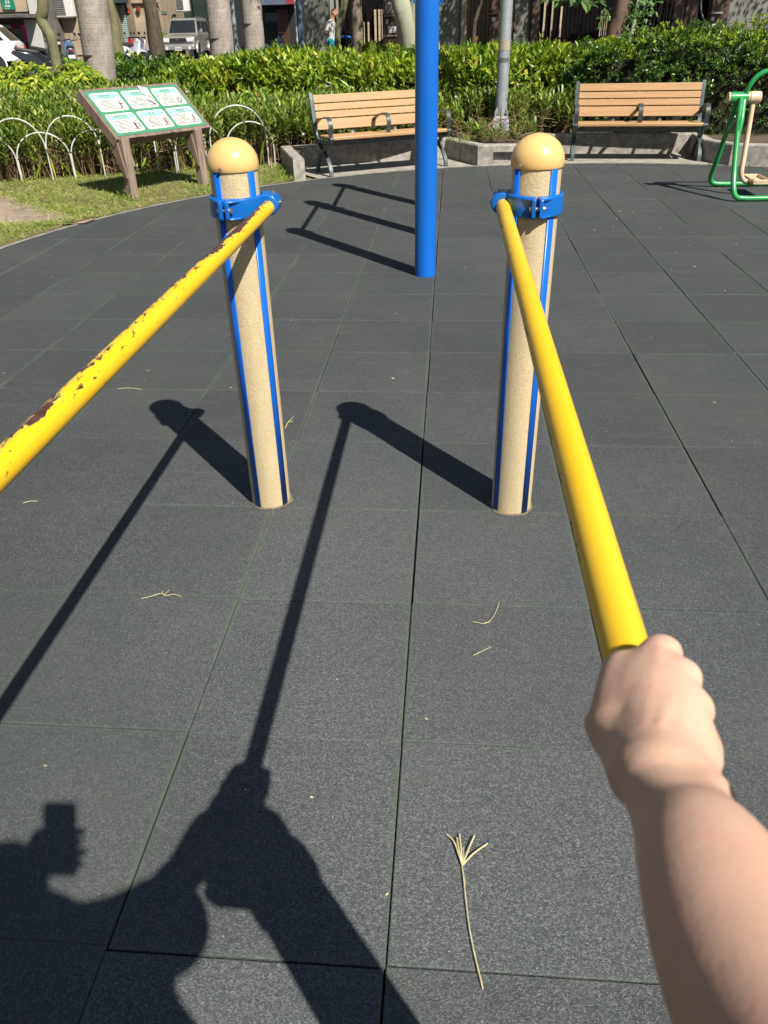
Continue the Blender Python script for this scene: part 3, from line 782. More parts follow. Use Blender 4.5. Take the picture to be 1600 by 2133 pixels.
for a in (.06, WB-.19):
    top = BL+eB*a-SO+Vector((0, 0, -.03)); p = MB(); x = Vector((top.x, top.y, 0))-nB*.01
    p.beam(x+Vector((0, 0, -.05)), x+Vector((0, 0, .55)), .085, .085, nB); lg = bevel(p.build('leg', timber_l, sg), .004)
    g = MB(); g.loft([[x+eB*s_+nB*u+Vector((0, 0, z)) for u, z in ((-.045, .20), (.0, .22), (.25, .70), (.02, .52))] for s_ in (-.062, -.045)])
    g.loft([[x+eB*s_+nB*u+Vector((0, 0, z)) for u, z in ((-.045, .30), (.0, .27), (.25, .70), (.02, .52))] for s_ in (.045, .062)]); g.build('bracket', timber, lg, False)
# the little white cobweb-like tissue on the board
tis = mat('tissue', (.82, .80, .80), .8, .05); tm = MB(); q = []
for i in range(5):
    for j in range(4):
        q.append(bp_(.66+i*.022-j*.006, DB-.012-.035*j-.01*i, .012+.012*random.random()))
b0 = tm.ring(q)
for i in range(4):
    for j in range(3): tm._f(b0+i*4+j, b0+i*4+j+1, b0+i*4+j+5, b0+i*4+j+4)
o = tm.build('tissue_scrap', tis, None, True, None); o.location = SO; tag(o, 'crumpled white tissue scrap lying on the upper edge of the instruction board', 'tissue')

# ------------------------------------------------------------------ hoop edging
hoopm = mat('white_hoop_paint', (0.62, 0.62, 0.57), 0.45, 0.2, 9, c2=(.38, .38, .33))
def hoop_at(x): return Vector((x, 8.25+(x+4.72)*.39, 0))
names = ['leftmost', 'second from the left', 'third from the left', 'fourth from the left', 'fifth from the left', 'sixth from the left']
def hoop(x, w_, h, label, grp):
    a, b = hoop_at(x), hoop_at(x+w_); e = (b-a); pts = [a+Vector((0, 0, -.06)), a+Vector((0, 0, h*.28))]
    for t in np.linspace(.06, PI-.06, 22): pts.append((a+b)/2-e*.5*math.cos(t)+Vector((0, 0, h*.45+(h*.55)*math.sin(t)**.92)))
    pts += [b+Vector((0, 0, h*.28)), b+Vector((0, 0, -.06))]
    m_ = MB(); m_.tube([p-a for p in pts], .0078, 10); o = m_.build('edging_hoop', hoopm, None); o.location = a; tag(o, label, 'edging hoop', grp)
pos = ['cut by the left photo edge', 'second from the left', 'third from the left, just left of the board', 'behind the board', 'right of the board near the left post']
for i, x in enumerate((-5.46, -4.93, -4.40, -3.87, -3.31)): hoop(x, .53 if i != 3 else .56, .65, 'tall white wire edging hoop, '+pos[i], 'tall white edging hoops')
hoop(-2.72, .62, .675, 'tall white wire edging hoop, right of the board above the left post cap', 'tall white edging hoops')
pos = ['at the left photo edge', 'crossing the full arch left of the board', 'partly behind the left end of the board', 'under the middle of the board', 'under the right end of the board', 'just left of the cream post cap']
for i, x in enumerate((-5.25, -4.70, -4.17, -3.64, -3.10, -2.55)): hoop(x, .52 if i else .54, .50, 'short white wire edging hoop, '+pos[i], 'short white edging hoops')

# ------------------------------------------------------------------ lamp post
galv = NT('galvanised_steel'); v = galv.coord((1, 1, .45)); vo = galv.node('ShaderNodeTexVoronoi'); vo.inputs['Scale'].default_value = 55; galv.link(v, vo.inputs['Vector'])
galv.base(galv.mix(.5, galv.ramp(vo.outputs['Distance'], [(.1, (.40, .42, .43)), (.7, (.25, .27, .285))]), galv.ramp(galv.noise(8, 4, .6, v), [(.3, (.23, .25, .265)), (.7, (.40, .42, .43))]))); galv.set(rough=.55, metal=.35, spec=.4); galv = galv.m
lp = thing('lamp_post', (.705, 10.25, 0), 'galvanised grey lamp post with square bolted base in the planting between the benches', 'lamp post')
p = MB(); p.lathe([(.074, .40), (.073, 1.6), (.066, 3.4), (.055, 6.2)], (0, 0, 0), 28); pole = p.build('pole', galv, lp)
p = MB(); p.loft([[(sx*hw, sy*hw, z) for sx, sy in ((-1, -1), (1, -1), (1, 1), (-1, 1))] for z, hw in ((.05, .122), (.40, .098), (.425, .086))]); bs = bevel(p.build('base', galv, lp), .012, 3)
p = MB(); p.loft([[(sx*.062, -.1235+.0, z) if False else (sx*.062, (-.118+.066*(z-.15)), z) for sx, z in ((-1, .17), (1, .17), (1, .34), (-1, .34))], [(sx*.062, (-.124+.066*(z-.15)), z) for sx, z in ((-1, .17), (1, .17), (1, .34), (-1, .34))]]); p.build('hatch', galv, bs)
for a in (20, 110, 200, 290):
    a = math.radians(a-65); d = Vector((math.sin(a), -math.cos(a), 0)); t_ = Vector((math.cos(a), math.sin(a), 0)); q = MB()
    q.loft([[d*u+t_*s_+Vector((0, 0, z)) for u, z in ((.072, .40), (.115, .40), (.112, .47), (.074, .53))] for s_ in (-.006, .006)]); q.cyl(d*.088-t_*.018+Vector((0, 0, .46)), d*.088+t_*.018+Vector((0, 0, .46)), .010, n=10); q.build('lug', galv, bs)
for z, hh, m_, w_ in ((1.19, .055, mat('plate_yellowed', (.42, .38, .26), .6, .5, 90), .9), (1.035, .022, mat('tape_black', (.03, .03, .035), .5, .6, 120, c2=(.2, .2, .2)), .95)):
    q = MB(); n = 8; R_ = .0765
    for zz in (0, 1): q.ring([(R_*math.sin(t), -R_*math.cos(t), z+(hh if zz else -hh)) for t in np.linspace(-w_, w_, n)])
    for k in range(n-1): q._f(k, k+1, n+k+1, n+k)
    q.build('label_plate', m_, pole)
arm = MB(); arm.tube(curve([(0, 0, 6.1), (0, -.3, 6.5), (0, -1.0, 6.7)], 6), .035, 10); arm.build('arm', galv, lp)
hd = MB(); hd.loft([[(sx*w_, y, z) for sx, z in ((-1, 6.62), (1, 6.62), (.7, 6.75), (-.7, 6.75))] for y, w_ in ((-.9, .06), (-1.1, .13), (-1.5, .10))]); hd.build('lamp_head', galv, lp)

# ------------------------------------------------------------------ green air walker
gpaint = mat('green_gloss_paint', (0.028, 0.30, 0.075), 0.28, 0.18, 6, 0.06, 40, spec=.5)
wpaint = mat('beige_gloss_paint', (0.66, 0.50, 0.335), 0.32, 0.15, 6, 0.05, 40, c2=(.56, .40, .26))
aw = thing('air_walker', (3.32, 7.25, 0), 'green tubular air walker exercise machine with beige pedals, at the right photo edge', 'exercise machine')
AO = Vector((3.35, 7.25, 0)); R_ = .0235
YN, YF = -.385, .375                 # near and far base rails
for sg_ in (-1, 1):
    X = sg_*.70; hub = Vector((sg_*.70, 0, .80))
    p = MB(); p.tube(curve([(X*.985, YN*.12, .80), (X*.99, YN*.35, .56), (X, YN*.72, .25), (X*1.0, YN*.93, .11), (X*.965, YN, .045), (X*.86, YN, .026), (X*.5, YN, .026), (0, YN, .026)], 6), R_, 14); p.build('leg', gpaint, aw)
    p = MB(); p.tube(curve([(X*.985, YF*.1, .80), (X*.99, YF*.35, .56), (X, YF*.72, .25), (X*1.0, YF*.93, .11), (X*.965, YF, .045), (X*.86, YF, .026), (X*.5, YF, .026), (0, YF, .026)], 6), R_, 14); p.build('leg', gpaint, aw)
    p = MB(); p.tube(curve([(X*.99, YN*.42, .48), (X*.96, YN*.30, .64), (X*.93, -.02, .80), (X*.90, -.03, .90), (X*.80, -.04, .985), (X*.62, -.05, 1.015), (X*.3, -.05, 1.017), (0, -.05, 1.017)], 6), R_*.92, 14); p.build('handle', gpaint, aw)
    p = MB(); p.cyl((X-sg_*-.0-.075, 0, .80), (X+.075, 0, .80), .047, n=24); h_ = bevel(p.build('hub', gpaint, aw), .004)
    for e_ in (-1, 1): bevel(MB().cyl((X+e_*.0755, 0, .80), (X+e_*.092, 0, .80), .0465, n=24).build('hub_cap', wpaint, h_), .004)
    xi = X-sg_*.135
    p = MB(); p.cyl((X-sg_*.093, 0, .80), (X-sg_*.19, 0, .80), .05, n=24); c_ = bevel(p.build('bearing', wpaint, aw), .006)
    p = MB(); sw = -.10*sg_*0-.08
    p.tube(curve([(xi, 0, .77), (xi-.00, -.03, .55), (xi-.0, -.06, .32), (xi-.00*sg_, -.075, .20), (xi-sg_*.03, -.07, .135), (xi-sg_*.10, -.05, .105), (xi-sg_*.17, -.03, .10)], 6), .0225, 14); pa = p.build('swing_arm', wpaint, aw)
    t_ = MB(); cx = xi-sg_*.16; cy = -.03; zz = .118
    t_.box((cx, cy, zz), (.15, .34, .014)); t_.box((cx-.072, cy, zz+.0195), (.012, .34, .025)); t_.box((cx+.072, cy, zz+.0195), (.012, .34, .025)); t_.box((cx, cy-.166, zz+.0195), (.131, .012, .025)); t_.box((cx, cy+.166, zz+.0195), (.131, .012, .025))
    t_.box((cx, cy, zz+.012), (.04, .05, .008)); bevel(t_.build('pedal', wpaint, pa), .003)
p = MB(); p.tube([(-.30, YN, .026), (-.08, 0.0, .04), (.1, YF, .026)], R_*.95, 12); p.build('brace', gpaint, aw)
# ------------------------------------------------------------------ skin and cloth
def skin_mat(name, a, b, red):
    s = NT(name); v = s.coord()
    c = s.ramp(s.noise(14, 4, .6, v), [(.3, a), (.7, b)])
    c = s.mix(s.ramp(s.noise(26, 3, .6, v, .3), [(.5, 0.), (.75, .45)]), c, red)
    c = s.mix(s.ramp(s.noise(240, 2, .6, v), [(.5, 0.), (.8, .12)]), c, tuple(x*.6 for x in a))
    s.base(c); s.set(rough=.46, spec=.35)
    s.p.inputs['Subsurface Weight'].default_value = .30; s.p.inputs['Subsurface Scale'].default_value = .009
    s.p.inputs['Subsurface Radius'].default_value = (1.0, .35, .2)
    s.bump(s.math('ADD', s.noise(60, 4, .6, v), s.math('MULTIPLY', s.noise(330, 3, .7, v), .35)), .28, .0016); return s.m
skin = skin_mat('skin', (0.56, 0.345, 0.24), (0.63, 0.41, 0.295), (0.62, 0.295, 0.225))
skin2 = skin_mat('skin_tanned', (0.44, 0.215, 0.125), (0.50, 0.255, 0.15), (0.46, 0.20, 0.12))
def cloth(name, c): return mat(name, c, .9, .2, 9, .4, 300, spec=.2, bdist=.002)

# ------------------------------------------------------------------ the photographer: one body, right hand closed on the bar
BX, BZ = .228, .965
hand = SDF()
W = np.array((.217, -.418, 1.011)); Mf = np.array((.2165, -.513, 1.045)); El = np.array((.212, -.635, 1.090))
sx_ = np.array((.0105, 0, -.002))
hand.cap(W-sx_, El-sx_*.3, .0185, .0305, .012).cap(W+sx_, El+sx_*.6, .0178, .031, .02)
hand.ell(Mf+np.array((-.004, -.02, .0)), (.0265, .075, .0248), .035)
# ulnar head, tendons
hand.ell((.232, -.425, 1.022), (.010, .012, .008), .012)
C0 = np.array([(.205, -.398, 1.006), (.212, -.400, 1.011), (.220, -.402, 1.010), (.228, -.405, 1.004)])
MC = np.array([(.2390, -.289, 1.0005), (.2455, -.3155, 1.0025), (.2475, -.341, .9985), (.2420, -.365, .992)])
PI_ = np.array([(.2635, -.286, .9695), (.2660, -.313, .969), (.2640, -.338, .966), (.258, -.362, .966)])
DI = np.array([(.2525, -.290, .9375), (.2535, -.315, .9365), (.252, -.3385, .937), (.2495, -.361, .9395)])
TI = np.array([(.232, -.294, .933), (.2285, -.317, .932), (.2275, -.339, .932), (.2305, -.360, .935)])
for i, (r0, r1) in enumerate(((.0150, .0118), (.0150, .0118), (.0145, .0112), (.0145, .0108))):
    hand.cap(C0[i], MC[i], r0, r1, .017)
hand.cap((.213, -.385, .998), (.238, -.345, .996), .017, .015, .012)
hand.cap((.236, -.398, .998), (.250, -.366, .988), .015, .0125, .012)          # heel below the little finger
hand.cap(MC[0]+(-.003, -.006, -.001), MC[3]+(-.004, -.002, .0), .0110, .0102, .010)
hand.ell((.227, -.352, 1.0045), (.021, .047, .0130), .014).ell((.2085, -.350, .9925), (.0155, .046, .0125), .016).ell((.219, -.322, .9955), (.014, .030, .0115), .012)
hand.cap((.1995, -.352, .985), (.2115, -.295, .984), .0130, .0110, .012)
# thumb side: base, web, thumb wrapped under the bar
hand.cap((.204, -.396, .999), (.1995, -.351, .983), .0175, .0138, .012)
hand.cap((.1965, -.340, .984), (.213, -.2935, .990), .0115, .0095, .012)
hand.cap((.205, -.345, .992), (.230, -.297, .997), .012, .0105, .010)
hand.cap((.1995, -.351, .983), (.2010, -.312, .951), .0130, .0112, .006)
hand.cap((.2010, -.312, .951), (.2115, -.288, .935), .0112, .0085, .005)
for i, (a, b, c, d) in enumerate(((.0108, .0098, .0086, .0074), (.0108, .0098, .0086, .0074), (.0104, .0092, .0082, .007), (.0096, .0084, .0074, .0066))):
    hand.ell(MC[i]+np.array((.002, 0, .0015)), (b+.0030, b+.0008, b+.0026), .006)      # knuckle
    hand.cap(MC[i], PI_[i], a, b, .0045).cap(PI_[i], DI[i], b, c, .0035).cap(DI[i], TI[i], c, d, .0025)
for i in range(3):               # clefts between the curled fingers
    q = (MC[i]+MC[i+1])/2; hand.sub(q+np.array((.0125, .0, -.010)), (.0125, .0017, .017), .003)
# extensor tendons and veins on the back of the hand
for i in range(3): hand.cap(C0[i]+np.array((.004, .02, .0128)), MC[i]+np.array((-.002, -.004, .0102)), .0024, .0030, .0045)
hand.cap((.224, -.392, 1.0245), (.238, -.350, 1.0180), .0019, .0018, .0035).cap((.238, -.350, 1.0180), (.230, -.325, 1.0165), .0017, .0015, .0035).cap((.238, -.350, 1.0180), (.245, -.332, 1.0125), .0015, .0014, .0035)
def bar_clear(P):            # skin stops at the steel
    return -(np.hypot(P[:, 0]-BX, P[:, 2]-BZ)-.0192)
Vh, Fh = hand.mesh((.165, -.665, .915), (.300, -.268, 1.145), .0019, lambda P: np.maximum(bar_clear(P), -(P[:, 1]+.655)))

body = SDF()
T = lambda x, y, z: np.array((x+.02, y-.035, z+.02))          # trunk and legs
H = lambda x, y, z: np.array((x+.085, y-.098, z-.015))         # head
S_ = {'hipR': T(.165, -.945, .88), 'hipL': T(-.005, -.945, .88), 'kneeR': T(.185, -.93, .48), 'kneeL': T(-.02, -.93, .48), 'ankR': T(.19, -.975, .09), 'ankL': T(-.03, -.975, .09)}
body.cap(T(.08, -.94, .90), T(.08, -.935, 1.02), .135, .125, .06).cap(T(.08, -.935, 1.02), T(.08, -.925, 1.24), .125, .135, .06)
body.cap(T(-.03, -.925, 1.30), T(.19, -.925, 1.30), .072, .072, .06).cap(T(.08, -.93, 1.34), H(.085, -.925, 1.45), .055, .05, .03)
body.ell(H(.065, -.90, 1.535), (.074, .092, .112), .02).ell(H(.065, -.986, 1.55), (.06, .03, .07), .03).cap(H(.065, -.83, 1.49), H(.065, -.835, 1.465), .035, .028, .02)
body.cap(H(.065, -.812, 1.545), H(.065, -.800, 1.515), .009, .014, .01)                   # nose
body.cap(H(.045, -.808, 1.482), H(.085, -.808, 1.482), .006, .006, .006)                  # lips
for q in (-.078, .078): body.ell(H(.065+q, -.90, 1.53), (.012, .02, .032), .008)
for q in (-.032, .032): body.sub(H(.065+q, -.802, 1.555), (.016, .014, .010), .008); body.ell(H(.065+q, -.813, 1.555), (.012, .012, .011), .001)
for a, b, c in (('hipR', 'kneeR', 'ankR'), ('hipL', 'kneeL', 'ankL')):
    body.cap(S_[a], S_[b], .088, .058, .03).cap(S_[b], S_[c], .056, .038, .02)
    q = np.array(S_[c]); body.cap(q+(0, -.02, -.025), q+(0, .15, -.04), .038, .028, .02)
body.cap(T(.245, -.90, 1.325), (.216, -.668, 1.098), .054, .043, .04).cap((.216, -.668, 1.098), El, .040, .034, .02).cap(El, (.2155, -.59, 1.073), .032, .029, .02)   # right arm into the forearm
body.cap(T(-.085, -.90, 1.325), (-.150, -.895, 1.09), .054, .042, .04).cap((-.150, -.895, 1.09), (-.03, -.815, 1.225), .041, .029, .02)
body.cap((-.03, -.815, 1.225), (.015, -.805, 1.262), .030, .024, .02)
Vb, Fb = body.mesh((-.28, -1.16, -.02), (.33, -.555, 1.66), .011)
# left hand: palm and five fingers around the phone, finer grid
lh = SDF(); up = UX; R3 = RX; F3 = FX
PHC = CAM - FX*.012 - UX*.036 + RX*.0165
def ph(a, b, c): return PHC + R3*a + up*b + F3*c           # phone-frame point (right, up, forward)
lh.cap((-.03, -.815, 1.225), ph(-.045, -.075, -.012), .028, .024, .02).cap(ph(-.055, -.07, -.008), ph(-.052, -.02, -.006), .019, .016, .012)
for i, b in enumerate((-.062, -.042, -.022, -.002)):
    lh.cap(ph(-.050, b, -.004), ph(-.049, b+.004, .012), .0105, .0095, .006).cap(ph(-.049, b+.004, .012), ph(-.010, b+.006, .0145), .0092, .0085, .004).cap(ph(-.010, b+.006, .0145), ph(.034+.006*(i % 2), b+.008, .0135), .0084, .0074, .003)
lh.cap(ph(-.050, -.065, -.016), ph(-.030, -.040, -.022), .014, .011, .01).cap(ph(-.030, -.040, -.022), ph(-.004, -.018, -.020), .0105, .008, .004)
lo = np.minimum.reduce([PHC-.11, np.array((-.05, -.83, 1.2))]); hi = PHC+np.array((.03, .05, .10))
lo = np.array((min(lo[0], -.05), PHC[1]-.10, 1.20)); hi = np.array((.19, PHC[1]+.10, PHC[2]+.10))
Vl, Fl = lh.mesh(lo, hi, .0033, lambda P: -((np.maximum(np.abs((P-PHC)@R3)-.0352, np.maximum(np.abs((P-PHC)@up)-.073, np.abs((P-PHC)@F3)-.0036)))))
Vp = np.concatenate([Vh, Vb, Vl]); Fp = [np.concatenate([Fh, Fb+len(Vh), Fl+len(Vh)+len(Vb)])]
ph_o = np_mesh('person', Vp, Fp, skin, None, True)
tag(ph_o, 'bare right forearm and hand of the photographer gripping the right yellow bar', 'person')
def shell(name, s, lo, hi, h, material, parent, clip=None):
    V, F = s.mesh(lo, hi, h, clip); return np_mesh(name, V, [F], material, parent, True)
sh = SDF(); sh.cap(T(.08, -.94, .90), T(.08, -.93, 1.24), .155, .150, .05).cap(T(-.05, -.925, 1.295), T(.21, -.925, 1.295), .082, .082, .05)
sh.cap(T(.280, -.905, .93), T(.240, -.91, 1.18), .085, .075, .06).cap(T(-.05, -.94, .93), T(-.06, -.92, 1.18), .075, .075, .06)
sh.cap(T(.245, -.90, 1.315), (.262, -.775, 1.172), .070, .079, .04).cap(T(-.085, -.90, 1.315), (-.13, -.905, 1.16), .070, .08, .04)
shell('shirt', sh, (-.30, -1.22, .82), (.42, -.66, 1.44), .012, cloth('grey_tee', (.16, .17, .19)), ph_o, lambda P: np.maximum(-(P[:, 2]-.875), -(np.linalg.norm(P-T(.07, -.92, 1.45), axis=1)-.075)))
tr = SDF(); tr.cap(T(.08, -.945, .88), T(.08, -.94, .97), .148, .14, .04)
for a, b, c in (('hipR', 'kneeR', 'ankR'), ('hipL', 'kneeL', 'ankL')): tr.cap(S_[a], S_[b], .098, .078, .03)
shell('shorts', tr, (-.24, -1.22, .44), (.36, -.78, 1.05), .014, cloth('navy_cotton', (.03, .035, .06)), ph_o, lambda P: -(P[:, 2]-.50))
ha = SDF(); ha.ell(H(.065, -.912, 1.565), (.086, .10, .10), .01)
shell('hair', ha, (.03, -1.14, 1.45), (.28, -.86, 1.67), .008, cloth('black_hair', (.015, .012, .010)), ph_o, lambda P: np.maximum((P[:, 1]+.948)-(P[:, 2]-1.575)*.9, -(P[:, 2]-1.48)))
for q in ('ankR', 'ankL'):
    s_ = SDF(); c = np.array(S_[q]); s_.cap(c+(0, -.035, -.028), c+(0, .155, -.036), .046, .036, .02); shell('shoe', s_, c-np.array((.07, .12, .065)), c+np.array((.07, .23, .06)), .008, cloth('shoe_canvas', (.5, .5, .48)), ph_o, lambda P: -(P[:, 2]-.004))

# phone whose rear lens takes the picture
phm = mat('phone_black_glass', (.012, .012, .014), .12, .1, 5, spec=.5)
m_ = MB(); m_.loft([[Vector(ph(a, b, c)) for a, b in [(x*.0345, y*.0725) for x, y in rrect(-1, 1, -1, 1, .16)]] for c in (-.0036, .0036)])
po = m_.build('phone', phm, None); tag(po, 'black smartphone held up in the photographer\'s left hand, casting its shadow on the tiles', 'phone')
m_ = MB(); q = ph(-.0165, .036, .0036)
m_.cyl(Vector(q), Vector(q+F3*.0015), .0065, n=18); m_.cyl(Vector(q-up*.019), Vector(q-up*.019+F3*.0015), .0065, n=18); m_.build('lens_ring', phm, po)

# ------------------------------------------------------------------ the man walking behind the hedge
mo = at(690, 60, 27.0); mx, my, mz = mo.x-.02, 27.0, .225
def mp(x, y, z): return np.array((mx+x, my+y, mz+z))       # he walks towards +x, leaning forward; x forward
man = SDF()
man.cap(mp(.06, 0, 1.40), mp(.10, 0, 1.52), .055, .055, .03).ell(mp(.135, 0, 1.615), (.095, .076, .115), .02).ell(mp(.165, 0, 1.565), (.07, .06, .06), .03)
man.cap(mp(.228, 0, 1.61), mp(.238, 0, 1.58), .012, .018, .01).cap(mp(.20, -.02, 1.535), mp(.20, .02, 1.535), .012, .012, .01)
for q in (-.075, .075): man.ell(mp(.12, q, 1.60), (.02, .01, .032), .008)
for q in (-.03, .03): man.sub(mp(.228, q, 1.635), (.014, .016, .010), .006)
man.cap(mp(.0, 0, .92), mp(.04, 0, 1.30), .12, .13, .05)
for q in (-1, 1):
    man.cap(mp(.03, q*.19, 1.36), mp(-.09, q*.25, 1.10), .05, .042, .03).cap(mp(-.09, q*.25, 1.10), mp(-.155, q*.07, 1.12), .038, .03, .015)
    h0 = mp(-.155, q*.07, 1.12); man.cap(h0, h0+np.array((-.02, -q*.05, .03)), .03, .028, .01)
    for k in range(4): man.cap(h0+np.array((-.03, -q*.05, .045-.02*k)), h0+np.array((-.02, -q*.105, .05-.022*k)), .011, .009, .004)
    man.cap(h0+np.array((.0, -q*.02, .04)), h0+np.array((.02, -q*.07, .065)), .012, .009, .005)
    man.cap(mp(0, q*.09, .90), mp(.14 if q < 0 else -.04, q*.09, .48), .085, .055, .03)
    kx = .14 if q < 0 else -.04; ax = .12 if q < 0 else -.26
    man.cap(mp(kx, q*.09, .48), mp(ax, q*.09, .09 if q < 0 else .14), .053, .036, .02).cap(mp(ax-.02, q*.09, .06 if q < 0 else .12), mp(ax+.16, q*.09, .04 if q < 0 else .05), .04, .03, .02)
Vm, Fm = man.mesh(mp(-.45, -.36, -.01), mp(.42, .36, 1.76), .0125)
mo_ = np_mesh('person', Vm, [Fm], skin2, None, True); tag(mo_, 'bald man in grey tee and teal shorts walking with hands behind his back', 'person')
ts = SDF(); ts.cap(mp(-.01, 0, .88), mp(.03, 0, 1.28), .155, .15, .04).cap(mp(.03, -.15, 1.37), mp(.03, .15, 1.37), .075, .075, .05)
for q in (-1, 1): ts.cap(mp(.03, q*.19, 1.36), mp(-.06, q*.235, 1.17), .068, .074, .03)
shell('shirt', ts, mp(-.3, -.36, .70), mp(.3, .36, 1.5), .0125, cloth('pale_grey_tee', (.56, .55, .53)), mo_, lambda P: np.maximum(-(P[:, 2]-mz-.80), -(np.linalg.norm(P-mp(.10, 0, 1.50), axis=1)-.072)))
sr = SDF(); sr.cap(mp(0, 0, .86), mp(0, 0, .93), .135, .13, .04)
for q in (-1, 1): sr.cap(mp(0, q*.09, .88), mp(.12 if q < 0 else -.03, q*.09, .52), .10, .088, .03)
shell('shorts', sr, mp(-.3, -.3, .44), mp(.4, .3, 1.08), .014, cloth('teal_shorts', (.012, .22, .27)), mo_, lambda P: -(P[:, 2]-mz-.50))
# ------------------------------------------------------------------ leaf materials
M_bright = leafmat('leaf_bright_green', [(.0, (.042, .110, .011)), (.35, (.125, .24, .015)), (.75, (.29, .40, .022)), (.95, (.42, .43, .04)), (1., (.48, .30, .07))], .36, .28)
M_dark = leafmat('leaf_dark_glossy', [(.0, (.022, .068, .012)), (.5, (.050, .125, .018)), (.85, (.11, .21, .024)), (1., (.24, .28, .04))], .30, .28, .55)
M_newg = leafmat('leaf_new_growth', [(.0, (.17, .30, .016)), (.6, (.32, .43, .026)), (1., (.45, .48, .04))], .36, .40)
M_rue = leafmat('leaf_narrow', [(.0, (.050, .112, .016)), (.45, (.14, .235, .030)), (.8, (.28, .37, .050)), (1., (.38, .34, .11))], .45, .30)
M_dry = leafmat('stem_dry', [(.0, (.085, .050, .026)), (.5, (.19, .125, .065)), (1., (.31, .23, .125))], .85, .05, .2)
M_var = leafmat('leaf_variegated', [(.0, (.06, .14, .015)), (.55, (.20, .30, .020)), (.82, (.40, .44, .035)), (1., (.62, .56, .12))], .36, .35)
M_grass = leafmat('grass_blade', [(.0, (.12, .21, .026)), (.45, (.25, .34, .055)), (.78, (.38, .40, .11)), (1., (.55, .46, .24))], .6, .35, .25)
M_petal = leafmat('petal_pale', [(.0, (.62, .52, .60)), (1., (.75, .68, .72))], .6, .3)
core_m = mat('shade_core_stems', (.040, .034, .018), .95, .5, 9, .8, 60, c2=(.012, .013, .007), bdist=.02)

